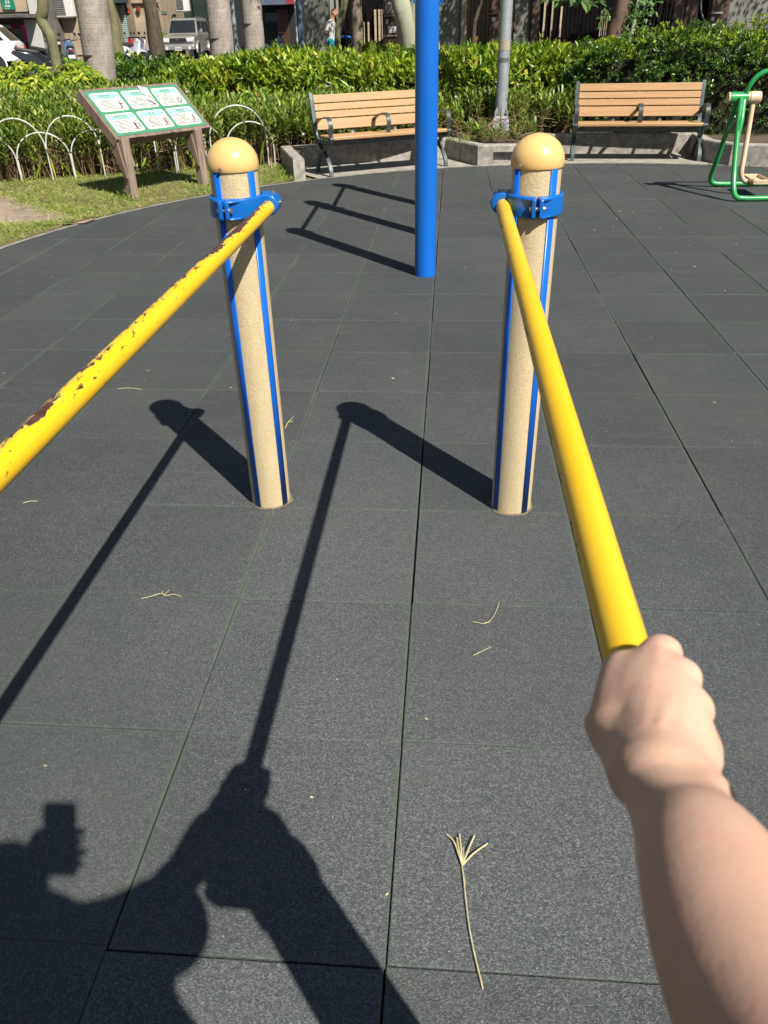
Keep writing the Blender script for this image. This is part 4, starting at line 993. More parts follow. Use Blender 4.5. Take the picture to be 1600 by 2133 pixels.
def hedge(name, line, hw, z0, ztop, n, L, Wd, mats, label, cat='hedge', up=.55, seed=1, bumpy=.09, clus=9, front_only=True, tuft=None, core_in=.13, segs=1, shape=None):
    """dense clipped shrub row: leaf clusters over a lumpy shell, lighter shoots on top"""
    r = np.random.default_rng(seed); line = np.array(line, float); seg = np.linalg.norm(np.diff(line, axis=0), axis=1); cum = np.concatenate([[0], np.cumsum(seg)]); Lt = cum[-1]
    def pos(t):
        d = t*Lt; i = np.clip(np.searchsorted(cum, d)-1, 0, len(seg)-1); f = ((d-cum[i])/seg[i])[:, None]
        p = line[i]*(1-f)+line[i+1]*f; dr = (line[i+1]-line[i])/seg[i][:, None]; return p, dr
    nc = n//clus
    t = r.uniform(0, 1, nc); p, dr = pos(t); sd = np.stack([dr[:, 1], -dr[:, 0]], 1)          # towards the viewer
    a = np.where(r.uniform(size=nc) < .62, r.uniform(-.12, PI*.5, nc), r.uniform(PI*.25, PI*.85, nc))          # angle over the section: 0 = front foot .. pi/2 = top
    ztv = np.array([ztop(x) if callable(ztop) else ztop for x in p[:, 0]])
    hh = ztv-z0
    bp = np.array([noise.noise(Vector((x*1.7, tt*9, aa*1.6+seed))) + .5*noise.noise(Vector((x*4.5, aa*4, seed+4.))) for x, tt, aa in zip(p[:, 0], t, a)])
    rad = 1+bumpy*bp*1.4
    cs, sn = np.cos(a), np.sin(a); pw = .42
    ex = np.sign(cs)*np.abs(cs)**pw*hw*rad; ez = np.sign(sn)*np.abs(sn)**pw*hh*rad
    depth = np.abs(r.normal(0, .09, nc))
    ctr = np.stack([p[:, 0]+sd[:, 0]*ex, p[:, 1]+sd[:, 1]*ex, z0+np.maximum(ez, -.02)], 1)
    on = nrm(np.stack([sd[:, 0]*cs, sd[:, 1]*cs, np.maximum(sn, 0)*.9+.12], 1))
    ctr -= on*depth[:, None]
    P = np.repeat(ctr, clus, 0)+r.normal(0, L*.35, (nc*clus, 3)); ON = np.repeat(on, clus, 0)
    rd = nrm(r.normal(size=(nc*clus, 3)))
    D = nrm(ON*.55+rd*.85+np.array([0, 0, up])); N = nrm(ON+r.normal(0, .55, (nc*clus, 3))+np.array([0, 0, .5]))
    Ls = L*r.uniform(.6, 1.25, nc*clus); V, F = leaves(P, D, N, Ls, Wd*r.uniform(.7, 1.2, nc*clus), segs, .12)
    sets = [(V, F, 0)]
    # young shoots standing up along the top
    ns = int(n*.16); t = r.uniform(0, 1, ns//6); p, dr = pos(t); sd = np.stack([dr[:, 1], -dr[:, 0]], 1)
    zt = np.array([ztop(x) if callable(ztop) else ztop for x in p[:, 0]])
    o = r.uniform(-.8, 1.02, len(t))*hw; q = np.stack([p[:, 0]+sd[:, 0]*o, p[:, 1]+sd[:, 1]*o, zt-.035+r.normal(0, .035, len(t))-np.maximum(o/hw-.6, 0)*.25], 1)
    q[:, 2] += np.array([.10*bumpy/.09*noise.noise(Vector((x*1.7, y*2, seed))) for x, y in q[:, :2]])
    P = np.repeat(q, 6, 0)+r.normal(0, L*.12, (len(q)*6, 3)); D = nrm(r.normal(0, .55, (len(P), 3))+np.array([0, -.15, 1.1])); N = nrm(r.normal(size=(len(P), 3))+np.array([0, -1, .3]))
    V, F = leaves(P, D, N, L*r.uniform(.7, 1.3, len(P)), Wd*r.uniform(.7, 1.1, len(P)), segs, .06); sets.append((V, F, 1))
    o = leaf_obj(name, sets, mats, None); tag(o, label, cat)
    # solid filler core, its dark colour stands in for shade between the leaves
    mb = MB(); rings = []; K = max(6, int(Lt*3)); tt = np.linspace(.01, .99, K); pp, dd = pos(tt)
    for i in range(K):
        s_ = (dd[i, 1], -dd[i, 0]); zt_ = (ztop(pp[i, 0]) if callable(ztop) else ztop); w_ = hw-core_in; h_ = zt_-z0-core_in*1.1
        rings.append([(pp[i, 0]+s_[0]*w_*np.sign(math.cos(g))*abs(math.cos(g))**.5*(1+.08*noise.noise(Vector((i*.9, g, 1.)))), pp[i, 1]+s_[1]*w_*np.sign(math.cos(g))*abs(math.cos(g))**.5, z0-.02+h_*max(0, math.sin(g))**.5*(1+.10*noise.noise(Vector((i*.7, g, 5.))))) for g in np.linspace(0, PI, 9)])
    mb.loft(rings, True, False); mb.build('shade_core', core_m, o, True, None)
    return o

xa = at(395, 130, 12.4); xb = at(1290, 100, 11.9)
hedge('hedge', [(xa.x-.1, 12.2), (-1.0, 11.85), (.9, 11.75), (2.6, 11.7)], .78, .24, lambda x: 1.03+.03*math.sin(x*2.1)+.07*noise.noise(Vector((x*1.3, 4., 2.)))-.05*max(0, -2.6-x), 15500, .135, .042, [M_bright, M_newg], 'bright yellow-green broad-leaved hedge running behind both benches', seed=3, clus=8, bumpy=.10, core_in=.17)
hedge('hedge', [(1.75, 11.15), (2.4, 10.75), (3.3, 10.55), (4.4, 10.25), (5.6, 9.6)], .58, .20, lambda x: 1.08+.20*min(1, max(0, (x-1.7)/1.3))+.03*math.sin(x*3.3), 42000, .042, .019, [M_dark, M_newg], 'tall dark green small-leaved hedge behind the right-hand bench and exercise machine', seed=8, clus=12, bumpy=.17, up=.35, core_in=.16)
hedge('shrub', [(4.9, 12.6), (6.6, 12.0), (9., 11.5)], .8, .25, 1.35, 9000, .06, .026, [M_dark, M_newg], 'darker shrub mass continuing behind the tall hedge at the right edge', 'shrub', seed=18, clus=10, bumpy=.15, up=.35)
# variegated umbrella-leaf shrub at the left (palmate leaves)
def palmate(name, pts, zt, n, mats, label, L=.115, Wd=.046, seed=2):
    r = np.random.default_rng(seed); P = []; D = []; N = []; k = 0
    for _ in range(n):
        x0, y0, rr = pts[r.integers(len(pts))]; th = r.uniform(0, 2*PI); q = math.sqrt(r.uniform())*rr; x, y = x0+q*math.cos(th), y0+q*math.sin(th)*.8
        z = zt*(1-.45*(q/rr)**2)*(r.uniform(.80, 1.05) if r.uniform() < .6 else r.uniform(.35, .85)); c = np.array((x, y, z+.05)); ax = nrm(np.array((math.cos(th)*q/rr*.6, math.sin(th)*q/rr*.6-.35, 1.0))+r.normal(0, .25, 3))
        e1 = nrm(np.cross(ax, (0.3, 1, .1))); e2 = np.cross(ax, e1); m_ = r.integers(6, 9)
        for j in range(m_):
            g = 2*PI*j/m_+r.uniform(-.2, .2); d = nrm(e1*math.cos(g)+e2*math.sin(g)+ax*.12); P.append(c+d*.01); D.append(d); N.append(ax)
    P, D, N = map(np.array, (P, D, N)); V, F = leaves(P, D, N, L*r.uniform(.75, 1.2, len(P)), Wd*r.uniform(.8, 1.2, len(P)), 1, .22)
    o = leaf_obj(name, [(V, F, 0)], mats); tag(o, label, 'shrub')
    for x, y, rr in pts:
        m_ = MB()
        for k in range(5): m_.tube([(x+r.uniform(-.1, .1), y+r.uniform(-.1, .1), 0), (x+r.uniform(-.3, .3)*rr, y+r.uniform(-.3, .3)*rr, zt*.8)], [.012, .005], 5)
        m_.build('stems', core_m, o)
    return o
a, b = at(60, 165, 11.3), at(165, 160, 11.6)
palmate('shrub', [(a.x-.55, 11.3, .5), (a.x, 11.35, .55), (a.x+.6, 11.5, .5), (b.x, 11.6, .42)], 1.0, 1150, [M_var], 'yellow-variegated umbrella-leaf shrub at the left below the mossy leaning tree')
q = at(270, 165, 14.2); hedge('shrub', [(q.x-.55, 14.3), (q.x+.2, 14.2), (at(395, 150, 14).x, 14.0)], .5, .27, lambda x: .98, 3000, .085, .04, [M_dark, M_bright], 'small dark shrub in front of the silver off-road car', 'shrub', seed=5, clus=7, bumpy=.2, core_in=.2)
q = at(590, 90, 19.5); hedge('shrub', [(q.x-1.0, 19.6), (q.x, 19.5), (q.x+.75, 19.4)], .6, .27, 1.0, 3500, .10, .04, [M_dark, M_dark], 'shaded dark shrub between the grey palm and the walking man', 'shrub', seed=6, clus=7, bumpy=.2)
q = at(788, 95, 19.0); hedge('shrub', [(q.x-.38, 19.0), (q.x+.42, 19.0)], .4, .27, 1.06, 2200, .07, .03, [M_var, M_newg], 'clipped pale shrub beside the pale forked tree', 'shrub', seed=9, clus=8, bumpy=.12)
q = at(1000, 92, 18.0); hedge('shrub', [(q.x-.8, 18.0), (q.x+.9, 17.8)], .5, .27, 1.0, 2600, .08, .032, [M_dark, M_bright], 'low dark shrub behind the lamp post', 'shrub', seed=12, clus=8, bumpy=.2)

# ------------------------------------------------------------------ narrow-leaved ground cover (uncountable)
def inside_wall(x, y):
    pts = offset(path, .17)
    for p, q in zip(pts[:-1], pts[1:]):
        if p.x <= x <= q.x or q.x <= x <= p.x:
            if abs(q.x-p.x) < 1e-6: continue
            yy = p.y+(q.y-p.y)*(x-p.x)/(q.x-p.x)
            if y < yy+.05: return False
    return True
r = np.random.default_rng(21); P = []; D = []; N = []; LL = []; WW = []; SV = []; SF = []; so_ = 0; FP = []
def stem(x, y, z0, h, lean, nl, Lm, Wm, low=.42):
    global so_
    th = r.uniform(0, 2*PI); l = r.uniform(0, lean); ex = np.array((math.cos(th)*l, math.sin(th)*l-.05, 0)); b = np.array((x, y, z0)); top = b+ex*h+np.array((0, 0, h))
    sd = np.array((.0032, .0012, 0)); mid = b+(top-b)*.5+ex*-.1*h
    SV.extend([b-sd, b+sd, mid+sd*.8, mid-sd*.8, top+sd*.4, top-sd*.4]); SF.append((so_, so_+1, so_+2, so_+3)); SF.append((so_+3, so_+2, so_+4, so_+5)); so_ += 6
    g0 = r.uniform(0, 6)
    for j in range(nl):
        f = low+(1-low)*(j/(nl-1))**.8; c = b+(top-b)*f; g = g0+j*2.4; el = .25+.75*f+r.normal(0, .2)
        P.append(c); D.append((math.cos(g)*math.cos(el), math.sin(g)*math.cos(el), math.sin(el))); N.append((-math.cos(g)*.5, -math.sin(g)*.5, 1)); LL.append(Lm*r.uniform(.6, 1.25)); WW.append(Wm*r.uniform(.7, 1.3))
    if r.uniform() < .012: FP.append(top+np.array((r.normal(0, .03), -.06, -.05*r.uniform())))
cnt = 0
while cnt < 2500:                                           # left bed behind the hoops
    x = r.uniform(-7.2, -1.45); y = r.uniform(8.1, 12.0); hy = 8.24+(x+4.72)*.39
    if y < hy or (x > -2.2 and not inside_wall(x, y)) or (x > -3.6 and y > 11.0): continue
    z0 = .0+.22*min(1, max(0, (y-hy)/1.2)); d = y-hy
    zt = min(.62+.16*min(d, 1.2)/1.2, .80)+.10*noise.noise(Vector((x*2.2, y*2.2, 7.)))
    if x > -3.4: zt = min(zt, .66)+.06*noise.noise(Vector((x*3, y*3, 1.)))
    if y > 11: zt = min(zt+.05, .85)
    if r.uniform() > 1.15-.10*d: continue
    stem(x, y, z0, max(.3, zt-z0)*r.uniform(.72, 1.05), .38, r.integers(13, 20), .125, .0225, .40 if d < .5 else .32); cnt += 1
cnt = 0
while cnt < 1250:                                           # behind the left bench and around the lamp post
    x = r.uniform(-1.95, 1.75); y = r.uniform(9.3, 11.05)
    if not inside_wall(x, y): continue
    lampd = math.hypot(x-.705, y-10.25)
    fy = np.interp(x, [-1.95, 0, .4, .97, 1.3], [9.4, 10.0, 9.3, 9.3, 10.25]); d = max(0, y-fy)
    if lampd < .17 or (0.2 < x < 1.15 and d < 1.0 and r.uniform() < .75) or (.55 < x < .86 and y < 10.3 and r.uniform() < .8): continue
    zt = .48+.20*min(1, d/1.1)+.10*noise.noise(Vector((x*2.2, y*2.2, 7.)))
    if .2 < x < 1.2 and d < 1.0: zt = .36
    if x > 1.0: zt += .14*min(1, (x-1.)/.5)
    stem(x, y, .2, max(.16, zt-.2)*r.uniform(.7, 1.08), .35, r.integers(12, 18), .12, .020, .25); cnt += 1
V, F = leaves(np.array(P), np.array(D, float), np.array(N, float), np.array(LL), np.array(WW), 2, .30)
sets = [(V, F, 0), (np.array(SV), [np.array(SF)], 1)]
# dry fallen stems tangled low down
n = 1700; x = r.uniform(-6.8, 1.6, n); hy = np.where(x < -1.9, 8.36+(x+4.72)*.39, np.interp(x, [-1.95, 0, .4, .97, 1.3], [9.5, 10.05, 9.35, 9.35, 10.3])); y = hy+np.abs(r.normal(0, .30, n))
B_ = np.stack([x, y, np.where(x < -1.9, .02, .22)+r.uniform(0, .22, n)], 1); Dd = nrm(np.stack([r.normal(0, .8, n), r.normal(-.1, .5, n), r.uniform(.1, 1.2, n)], 1))
keep = np.hypot(x-.705, y-10.25) > .16; B_, Dd = B_[keep], Dd[keep]
V, F = leaves(B_, Dd, rdir(len(B_)), r.uniform(.12, .38, len(B_)), r.uniform(.004, .010, len(B_)), 2, .25); sets.append((V, F, 1))
# strap leaves near the hoops
n = 60; x = r.uniform(-5.6, -2.2, n); B_ = np.stack([x, 8.3+(x+4.72)*.39+r.uniform(-.05, .3, n), np.full(n, .02)], 1)
V, F = leaves(B_, nrm(np.stack([r.normal(0, .35, n), r.normal(0, .3, n), np.ones(n)], 1)), rdir(n)+np.array((0, -2, 0)), r.uniform(.25, .5, n), r.uniform(.016, .026, n), 2, .35); sets.append((V, F, 2))
# small pale flowers
fp = np.array(FP)
if len(fp):
    q = np.repeat(fp, 5, 0); g = np.tile(np.arange(5)*2*PI/5, len(fp)); Dd = np.stack([np.cos(g), np.full(len(g), -.5), np.sin(g)], 1)
    V, F = leaves(q, Dd, np.tile(np.array((0, -1., .3)), (len(q), 1)), .022, .022, 1, .0); sets.append((V, F, 3))
gc = leaf_obj('ground_cover', sets, [M_rue, M_dry, M_newg, M_petal]); tag(gc, 'dense narrow-leaved ground cover with dry brown stems filling the planting bed', 'ground cover', kind='stuff')

# ------------------------------------------------------------------ grass strip (uncountable)
P = []; cnt = 0
def in_path(x, y):
    if x > -2.85: return False
    t_ = np.interp(x, [p[0] for p in tp], [p[1] for p in tp]); b_ = np.interp(x, [p[0] for p in bt], [p[1] for p in bt]); return b_-.02 < y < t_+.02
while cnt < 34000:
    x = r.uniform(-6.4, -1.5); y = r.uniform(4.2, 9.3); ro = math.hypot(x-PC[0], y-PC[1])-PR if y > PC[1] else PC[0]-PR-x
    hy = 8.5+(x+4.72)*.39
    if ro < .05 or y > hy or (x > -1.62 and y > 8.2): continue
    dens = .55+.6*noise.noise(Vector((x*1.6, y*1.6, 2.)))+.25*noise.noise(Vector((x*6, y*6, 2.)))
    if in_path(x, y): dens = .018 if not (r.uniform() < .5 and not in_path(x, y+.16*nz(x, y, 4)) or not in_path(x, y-.12*abs(nz(x, y, 5)))) else .6
    if .15 < ro and y < 6.0: dens += .25
    if r.uniform() > dens: continue
    P.append((x, y, .004)); cnt += 1
P = np.array(P); n = len(P); D = nrm(np.stack([r.normal(0, .75, n), r.normal(0, .75, n), np.ones(n)], 1))
V, F = leaves(P, D, nrm(r.normal(size=(n, 3))+np.array((0, -1., .4))), r.uniform(.025, .075, n)*(1+.5*(r.uniform(size=n) < .06)), r.uniform(.0028, .0058, n), 2, .35)
EP = []
for k in range(5200):
    i = r.integers(0, len(tp)-1); u = r.uniform(); L_ = tp if r.uniform() < .55 else bt; x = L_[i][0]+(L_[i+1][0]-L_[i][0])*u; y = L_[i][1]+(L_[i+1][1]-L_[i][1])*u
    y += r.normal(0, .09)+.16*nz(x, y, 2.2)*(1 if L_ is bt else -1); x += r.normal(0, .05)
    if x > -6.2 and math.hypot(x-PC[0], y-PC[1]) > PR+.06: EP.append((x, y, .010))
EP = np.array(EP); n = len(EP); D = nrm(np.stack([r.normal(0, .9, n), r.normal(0, .9, n), np.ones(n)*.9], 1)); V3, F3 = leaves(EP, D, nrm(r.normal(size=(n, 3))+np.array((0, -1., .4))), r.uniform(.03, .085, n), r.uniform(.003, .006, n), 2, .35)
# weed tufts at kerb, posts and planter foot
T = []
for x, y, k, s in ((-1.68, 8.22, 60, .10), (-1.75, 8.5, 60, .14), (-1.9, 8.9, 60, .16), (-3.14, 7.05, 40, .13), (-2.7, 7.85, 30, .10), (.55, 10.0, 80, .16), (.85, 10.0, 80, .16), (.7, 9.95, 60, .12), (.25, 9.6, 60, .14), (1.05, 9.6, 60, .12), (2.72, 9.78, 18, .05), (1.53, 9.47, 8, .03), (3.05, 9.0, 12, .05), (3.75, 8.72, 20, .10), (3.4, 8.85, 10, .05), (-4.7, 8.2, 40, .12), (-4.15, 8.45, 40, .1), (-3.3, 8.75, 40, .12)):
    for _ in range(k): T.append((x+r.normal(0, s*.55), y+r.normal(0, s*.4), .205 if (y > 9.3 and .2 < x < 1.2) else .004, s))
T = np.array(T); D = nrm(np.stack([r.normal(0, .6, len(T)), r.normal(0, .6, len(T)), np.ones(len(T))], 1))
V2, F2 = leaves(T[:, :3], D, nrm(r.normal(size=(len(T), 3))), T[:, 3]*r.uniform(.5, 1.5, len(T)), r.uniform(.004, .008, len(T)), 2, .3)
gr = leaf_obj('grass', [(V, F, 0), (V2, F2, 0), (V3, F3, 0)], [M_grass]); tag(gr, 'patchy short grass with dry blades between sand path and hoops', 'grass', kind='stuff')

# ------------------------------------------------------------------ litter on the rubber
lit = leafmat('litter_straw', [(.0, (.30, .23, .11)), (.5, (.50, .43, .26)), (.9, (.62, .57, .44)), (1., (.45, .48, .12))], .8, .05, .2)
n = 640; x = np.concatenate([r.uniform(-3.2, 6, 340), r.uniform(.3, 5.5, 300)]); y = np.concatenate([r.uniform(.0, 9., 150), 9.2-np.abs(r.normal(0, 1.9, n-150))])
ok = np.array([math.hypot(a-PC[0], max(0, b-PC[1])) < PR-.05 for a, b in zip(x, y)]); x, y = x[ok], y[ok]; n = len(x); g = r.uniform(0, 2*PI, n)
l = np.where(r.uniform(size=n) < .05, r.uniform(.03, .07, n), r.uniform(.006, .026, n)); D = np.stack([np.cos(g), np.sin(g), np.zeros(n)], 1)
l = np.where(y < 2.2, np.minimum(l, .010), l)
V, F = leaves(np.stack([x, y, np.full(n, .0025)], 1), D, np.tile(np.array((0, 0, 1.)), (n, 1)), l, np.where(l > .03, .0035, l*.5), 1, -.01, .12)
o = leaf_obj('leaf_litter', [(V, F, 0)], [lit]); tag(o, 'scattered straw bits and dry leaf flecks on the rubber floor', 'litter', kind='stuff')
straw = mat('dry_straw', (.58, .53, .30), .7, .3, 60, c2=(.42, .36, .17)); straw_g = mat('straw_green_end', (.42, .42, .12), .7, .2, 60)
def gp(px, py, z=.004): return ground_at(px, py, z)
def stalk(name, label, cat, lines, m_=None):
    o = MB()
    for pts, r0, r1 in lines:
        q = curve([gp(*p) for p in pts], 5); o.tube(q, list(np.linspace(r0, r1, len(q))), 6)
    return tag(o.build(name, m_ or straw, None), label, cat)
J = (963, 1803)
dg = stalk('grass_seed_stalk', 'dried goosegrass seed stalk with six spread fingers lying on the dark tiles', 'dry grass', [([J+(.004,), (968, 1850, .005), (976, 1920, .004), (986, 1975, .005), (1000, 2035, .004), (1006, 2060, .003)], .0011, .0015),
    ([J+(.005,), (954, 1775, .007), (945, 1752, .006), (931, 1738, .004)], .0015, .0018), ([J+(.005,), (956, 1770, .009), (952, 1745, .006)], .0015, .0018), ([J+(.005,), (961, 1772, .008), (957, 1737, .005)], .0015, .0018),
    ([J+(.005,), (975, 1772, .008), (984, 1750, .007), (988, 1741, .004)], .0014, .0018), ([J+(.005,), (984, 1780, .008), (1005, 1764, .006), (1016, 1757, .004)], .0014, .0018), ([J+(.004,), (966, 1785, .006), (965, 1765, .005)], .0011, .0009), ([(964, 1812, .004), (969, 1835, .006), (967, 1855, .004)], .0006, .0005)])
stalk('twig', 'pale branched dry twig on the tile joint between the two bar shadows', 'twig', [([(294, 1247, .003), (315, 1242, .006), (336, 1236, .005), (345, 1241, .004), (362, 1238, .006), (378, 1243, .003)], .0010, .0008), ([(340, 1240, .005), (338, 1231, .012)], .0009, .0006), ([(342, 1240, .005), (352, 1229, .012)], .0008, .0005)])
stalk('twig', 'thin curved straw on the tile between right post and right hand', 'twig', [([(984, 1295, .003), (1012, 1298, .006), (1030, 1280, .008), (1040, 1254, .004)], .0009, .0007), ([(1010, 1297, .006), (1022, 1296, .003)], .0008, .0005)])
stalk('twig', 'short straight straw below the curved straw near the hand', 'twig', [([(986, 1365, .003), (1005, 1356, .004), (1023, 1347, .003)], .0008, .0006)])
stalk('twig', 'pale straw lying on the tile joint at the left edge under the worn bar', 'twig', [([(48, 1048, .003), (62, 1044, .005), (78, 1044, .003)], .0012, .0009)])
stalk('twig', 'small green weed sprig lying at the foot of the left post', 'twig', [([(594, 892, .004), (600, 880, .006), (612, 868, .004)], .0022, .0012), ([(600, 880, .006), (611, 877, .004)], .0015, .0009)], straw_g)
stalk('twig', 'long pale straw on the tile just left of the left post\'s shadow', 'twig', [([(246, 810, .003), (268, 808, .006), (296, 811, .003)], .0013, .0009)])
ZS = .27
asphalt = mat('asphalt', (.085, .083, .08), .9, .4, 3, .4, 90, c2=(.05, .05, .05))
paver = mat('paving', (.27, .25, .22), .9, .35, 4, .4, 40, c2=(.17, .155, .135))
def sheet(name, x0, x1, y0, y1, z, m_):
    mb = MB(); mb.quad((x0, y0, z), (x1, y0, z), (x1, y1, z), (x0, y1, z)); return structure(mb.build(name, m_, None, False))
sheet('park_ground', -40, 30, 15.45, 21.5, .262, soil); sheet('road', -90, 60, 21.6, 120, ZS-.004, asphalt)
mb = MB(); mb.box((0, 21.55, .20), (80, .16, .28)); bevel(structure(mb.build('kerb', conc, None)), .02)
mb = MB(); mb.box((6, 27.0, ZS+.01), (18, 2.0, .1)); bevel(structure(mb.build('pavement', paver, None)), .02)

# ------------------------------------------------------------------ trees
def bark(name, a, b, rings=None, sc_=9, bump=.6):
    s = NT(name); v = s.coord((1, 1, .35)); c = s.ramp(s.noise(sc_, 5, .68, v, .4), [(.32, b), (.68, a)])
    c = s.mix(s.ramp(s.noise(2.6, 4, .6, s.coord()), [(.5, 0.), (.75, .5)]), c, (a[0]*.8, a[1]*.88, a[2]*.62))
    h = s.noise(38, 4, .7, v)
    if rings:
        w_ = s.node('ShaderNodeTexWave', wave_type='BANDS', bands_direction='Z'); w_.inputs['Scale'].default_value = rings; w_.inputs['Distortion'].default_value = 2.2; w_.inputs['Detail'].default_value = 3; s.link(s.coord(), w_.inputs['Vector'])
        g = s.ramp(w_.outputs['Fac'], [(.0, 1.), (.16, 0.)]); c = s.mix(s.math('MULTIPLY', g, .10), c, tuple(x*.5 for x in b)); h = s.math('ADD', h, s.math('MULTIPLY', g, -.10))
        c = s.mix(s.ramp(s.noise(3.2, 5, .7, s.coord((1, 1, .7)), .8), [(.52, 0.), (.66, .55)]), c, (.46, .41, .37))
        sp = s.math('GREATER_THAN', s.noise(13, 3, .75, s.coord((1, 1, .8))), .72); c = s.mix(s.math('MULTIPLY', sp, .6), c, (.10, .085, .065))
    s.base(c); s.set(rough=.9, spec=.25); s.bump(h, bump, .02); return s.m
palm_b = bark('palm_bark', (.36, .325, .275), (.23, .20, .165), 4.2)
palm_d = bark('palm_bark_dark', (.20, .165, .125), (.10, .08, .06), 3.2)
pale_b = bark('pale_smooth_bark', (.36, .37, .27), (.23, .24, .165), None, 3.5, .3)
moss_b = bark('mossy_bark', (.20, .20, .105), (.115, .105, .06), None, 12)
dark_b = bark('dark_bark', (.12, .095, .065), (.040, .032, .024), None, 11)
brown_b = bark('rough_brown_bark', (.19, .125, .085), (.075, .05, .035), None, 10, 1.)
M_crown = leafmat('leaf_crown', [(.0, (.025, .065, .012)), (.6, (.05, .11, .018)), (1., (.09, .16, .02))], .42, .35)
def trunk(name, pts, mat_, label, cat='tree', crown=None, n=18, wob=.06, loc=None, group=None):
    base = Vector((pts[0][0], pts[0][1], pts[0][2])); t = thing(name, base, label, cat, group=group)
    P = curve([Vector(p[:3])-base for p in pts], 8); R = [p.x for p in curve([(p[3], 0, 0) for p in pts], 8)]
    m_ = MB(); m_.tube(P, R, n)
    for i, v in enumerate(m_.v):
        k = i//n; c = P[min(k, len(P)-1)]; d = Vector(v)-c; m_.v[i] = c+d*(1+wob*noise.noise(Vector((v[0]*7, v[1]*7, v[2]*2.2))))
    o = m_.build('trunk', mat_, t)
    if crown: crown_obj(t, base, crown)
    return t
def crown_obj(t, base, blobs, name='crown', size=.16):
    r = np.random.default_rng(int(abs(base.x)*100)+3); P = []; N = []
    for cx, cy, cz, rx, rz, n in blobs:
        k = n//14; c = rdir(k)*np.cbrt(r.uniform(.25, 1, k))[:, None]*np.array((rx, rx, rz))+np.array((cx, cy, cz)); q = np.repeat(c, 14, 0)+r.normal(0, .20, (k*14, 3)); P.append(q)
    P = np.concatenate(P)-np.array(base); D = nrm(r.normal(size=P.shape)+np.array((0, 0, -.2))); V, F = leaves(P, D, nrm(r.normal(size=P.shape)+np.array((0, 0, .8))), size*r.uniform(.7, 1.3, len(P)), size*.45, 1, .2)
    m_ = leaf_obj(name, [(V, F, 0)], [M_crown], t)
    lb = MB()
    for cx, cy, cz, rx, rz, n in blobs: lb.tube(curve([Vector((0, 0, 2.6)), Vector((cx-base.x, cy-base.y, cz-base.z))*.6+Vector((0, 0, .8)), Vector((cx-base.x, cy-base.y, cz-base.z))], 5), list(np.linspace(.07, .02, 11)), 7)
    lb.build('limb', dark_b, t)
def fronds(t, h, n=11):
    m_ = []; r = np.random.default_rng(n+int(h*10)); P = []; D = []; N = []; L = []
    for k in range(n):
        a = 2*PI*k/n+r.uniform(-.2, .2); el = r.uniform(.1, 1.1)
        for s_ in np.linspace(.1, 1, 34):
            x = 2.5*s_; z = math.sin(el)*x-.45*x*x*.6; c = np.array((math.cos(a)*x*math.cos(el*.6), math.sin(a)*x*math.cos(el*.6), h+.6+z))
            for q in (-1, 1): P.append(c); D.append((-math.sin(a)*q+math.cos(a)*.5, math.cos(a)*q+math.sin(a)*.5, -.35)); N.append((0, 0, 1)); L.append(.55*math.sin(PI*(.12+.8*s_)))
    V, F = leaves(np.array(P), np.array(D, float), np.array(N, float), np.array(L), .05, 2, .3); leaf_obj('crown', [(V, F, 0)], [M_crown], t)
    c = MB(); c.lathe([(.17, h-.9), (.15, h-.3), (.08, h+.5), (.03, h+.7)], (0, 0, 0), 16); c.build('crownshaft', mat('palm_crownshaft', (.10, .19, .05), .5, .3, 5), t)
wire = mat('strapping_wire', (.05, .045, .04), .6, .2)
def band(t, z, r_, x=0):
    m_ = MB(); m_.lathe([(r_*.985, z-.010), (r_*1.05, z-.010), (r_*1.05, z+.010), (r_*.985, z+.010)], (x, 0, 0), 24); m_.build('strap', wire, t)
pl = 'royal palm trunks along the park edge'
for px0, px1, Y, rr, lab, bz in ((205, 196, 12.8, .232, 'thick grey ringed palm trunk right behind the instruction board', 115), (462, 457, 16.5, .228, 'sunlit grey palm trunk just right of the silver off-road car', 80), (531, 526, 19., .222, 'mottled grey palm trunk in half shade, third from the left', 50)):
    b = at(px0, 150 if px0 > 300 else 175, Y); q = at(px1, 40, Y); z0 = .2
    t = trunk('palm_tree', [(b.x+.01, Y, z0, rr*1.03), (q.x+.0, Y, 1.8, rr), (q.x-.01, Y, 4.5, rr*1.02), (q.x, Y, 8.3, rr*.75)], palm_b, lab, 'palm tree', group=pl, n=28, wob=.035); fronds(t, 8.2)
    band(t, at(px0, bz, Y).z-z0, rr*1.015)
b = at(747, 105, 24.); t = trunk('palm_tree', [(b.x, 24, ZS, .165), (b.x-.02, 24, 2., .15), (b.x, 24, 7.5, .13)], palm_d, 'dark slim palm trunk in shade just right of the walking man', 'palm tree', n=20); fronds(t, 7.4, 9)
def px_trunk(name, pix, Y, mat_, label, top, crown=None, wob=.08, n=18):
    pts = []
    for i, (x, y, w_) in enumerate(pix): p = at(x, y, Y); pts.append((p.x, Y, p.z, w_/1890*Y/2*1.0))
    pts[0] = (pts[0][0], Y, .22, pts[0][3]*1.05)
    pts += [(pts[-1][0]+top[0]*k, Y+top[1]*k, pts[-1][2]+top[2]*k, pts[-1][3]*(1-.4*k)) for k in (.4, 1)]
    return trunk(name, pts, mat_, label, 'tree', crown, n, wob)
X = lambda px, Y: at(px, 60, Y).x
px_trunk('tree', [(118, 160, 23), (112, 100, 22), (97, 62, 23), (86, 38, 23), (89, 0, 24)], 12.7, moss_b, 'thin mossy crooked tree trunk at the left in front of the scooters', (.3, .2, 2.6), [(X(95, 12.7)+.4, 13.2, 5.6, 1.5, 1.1, 1500)])
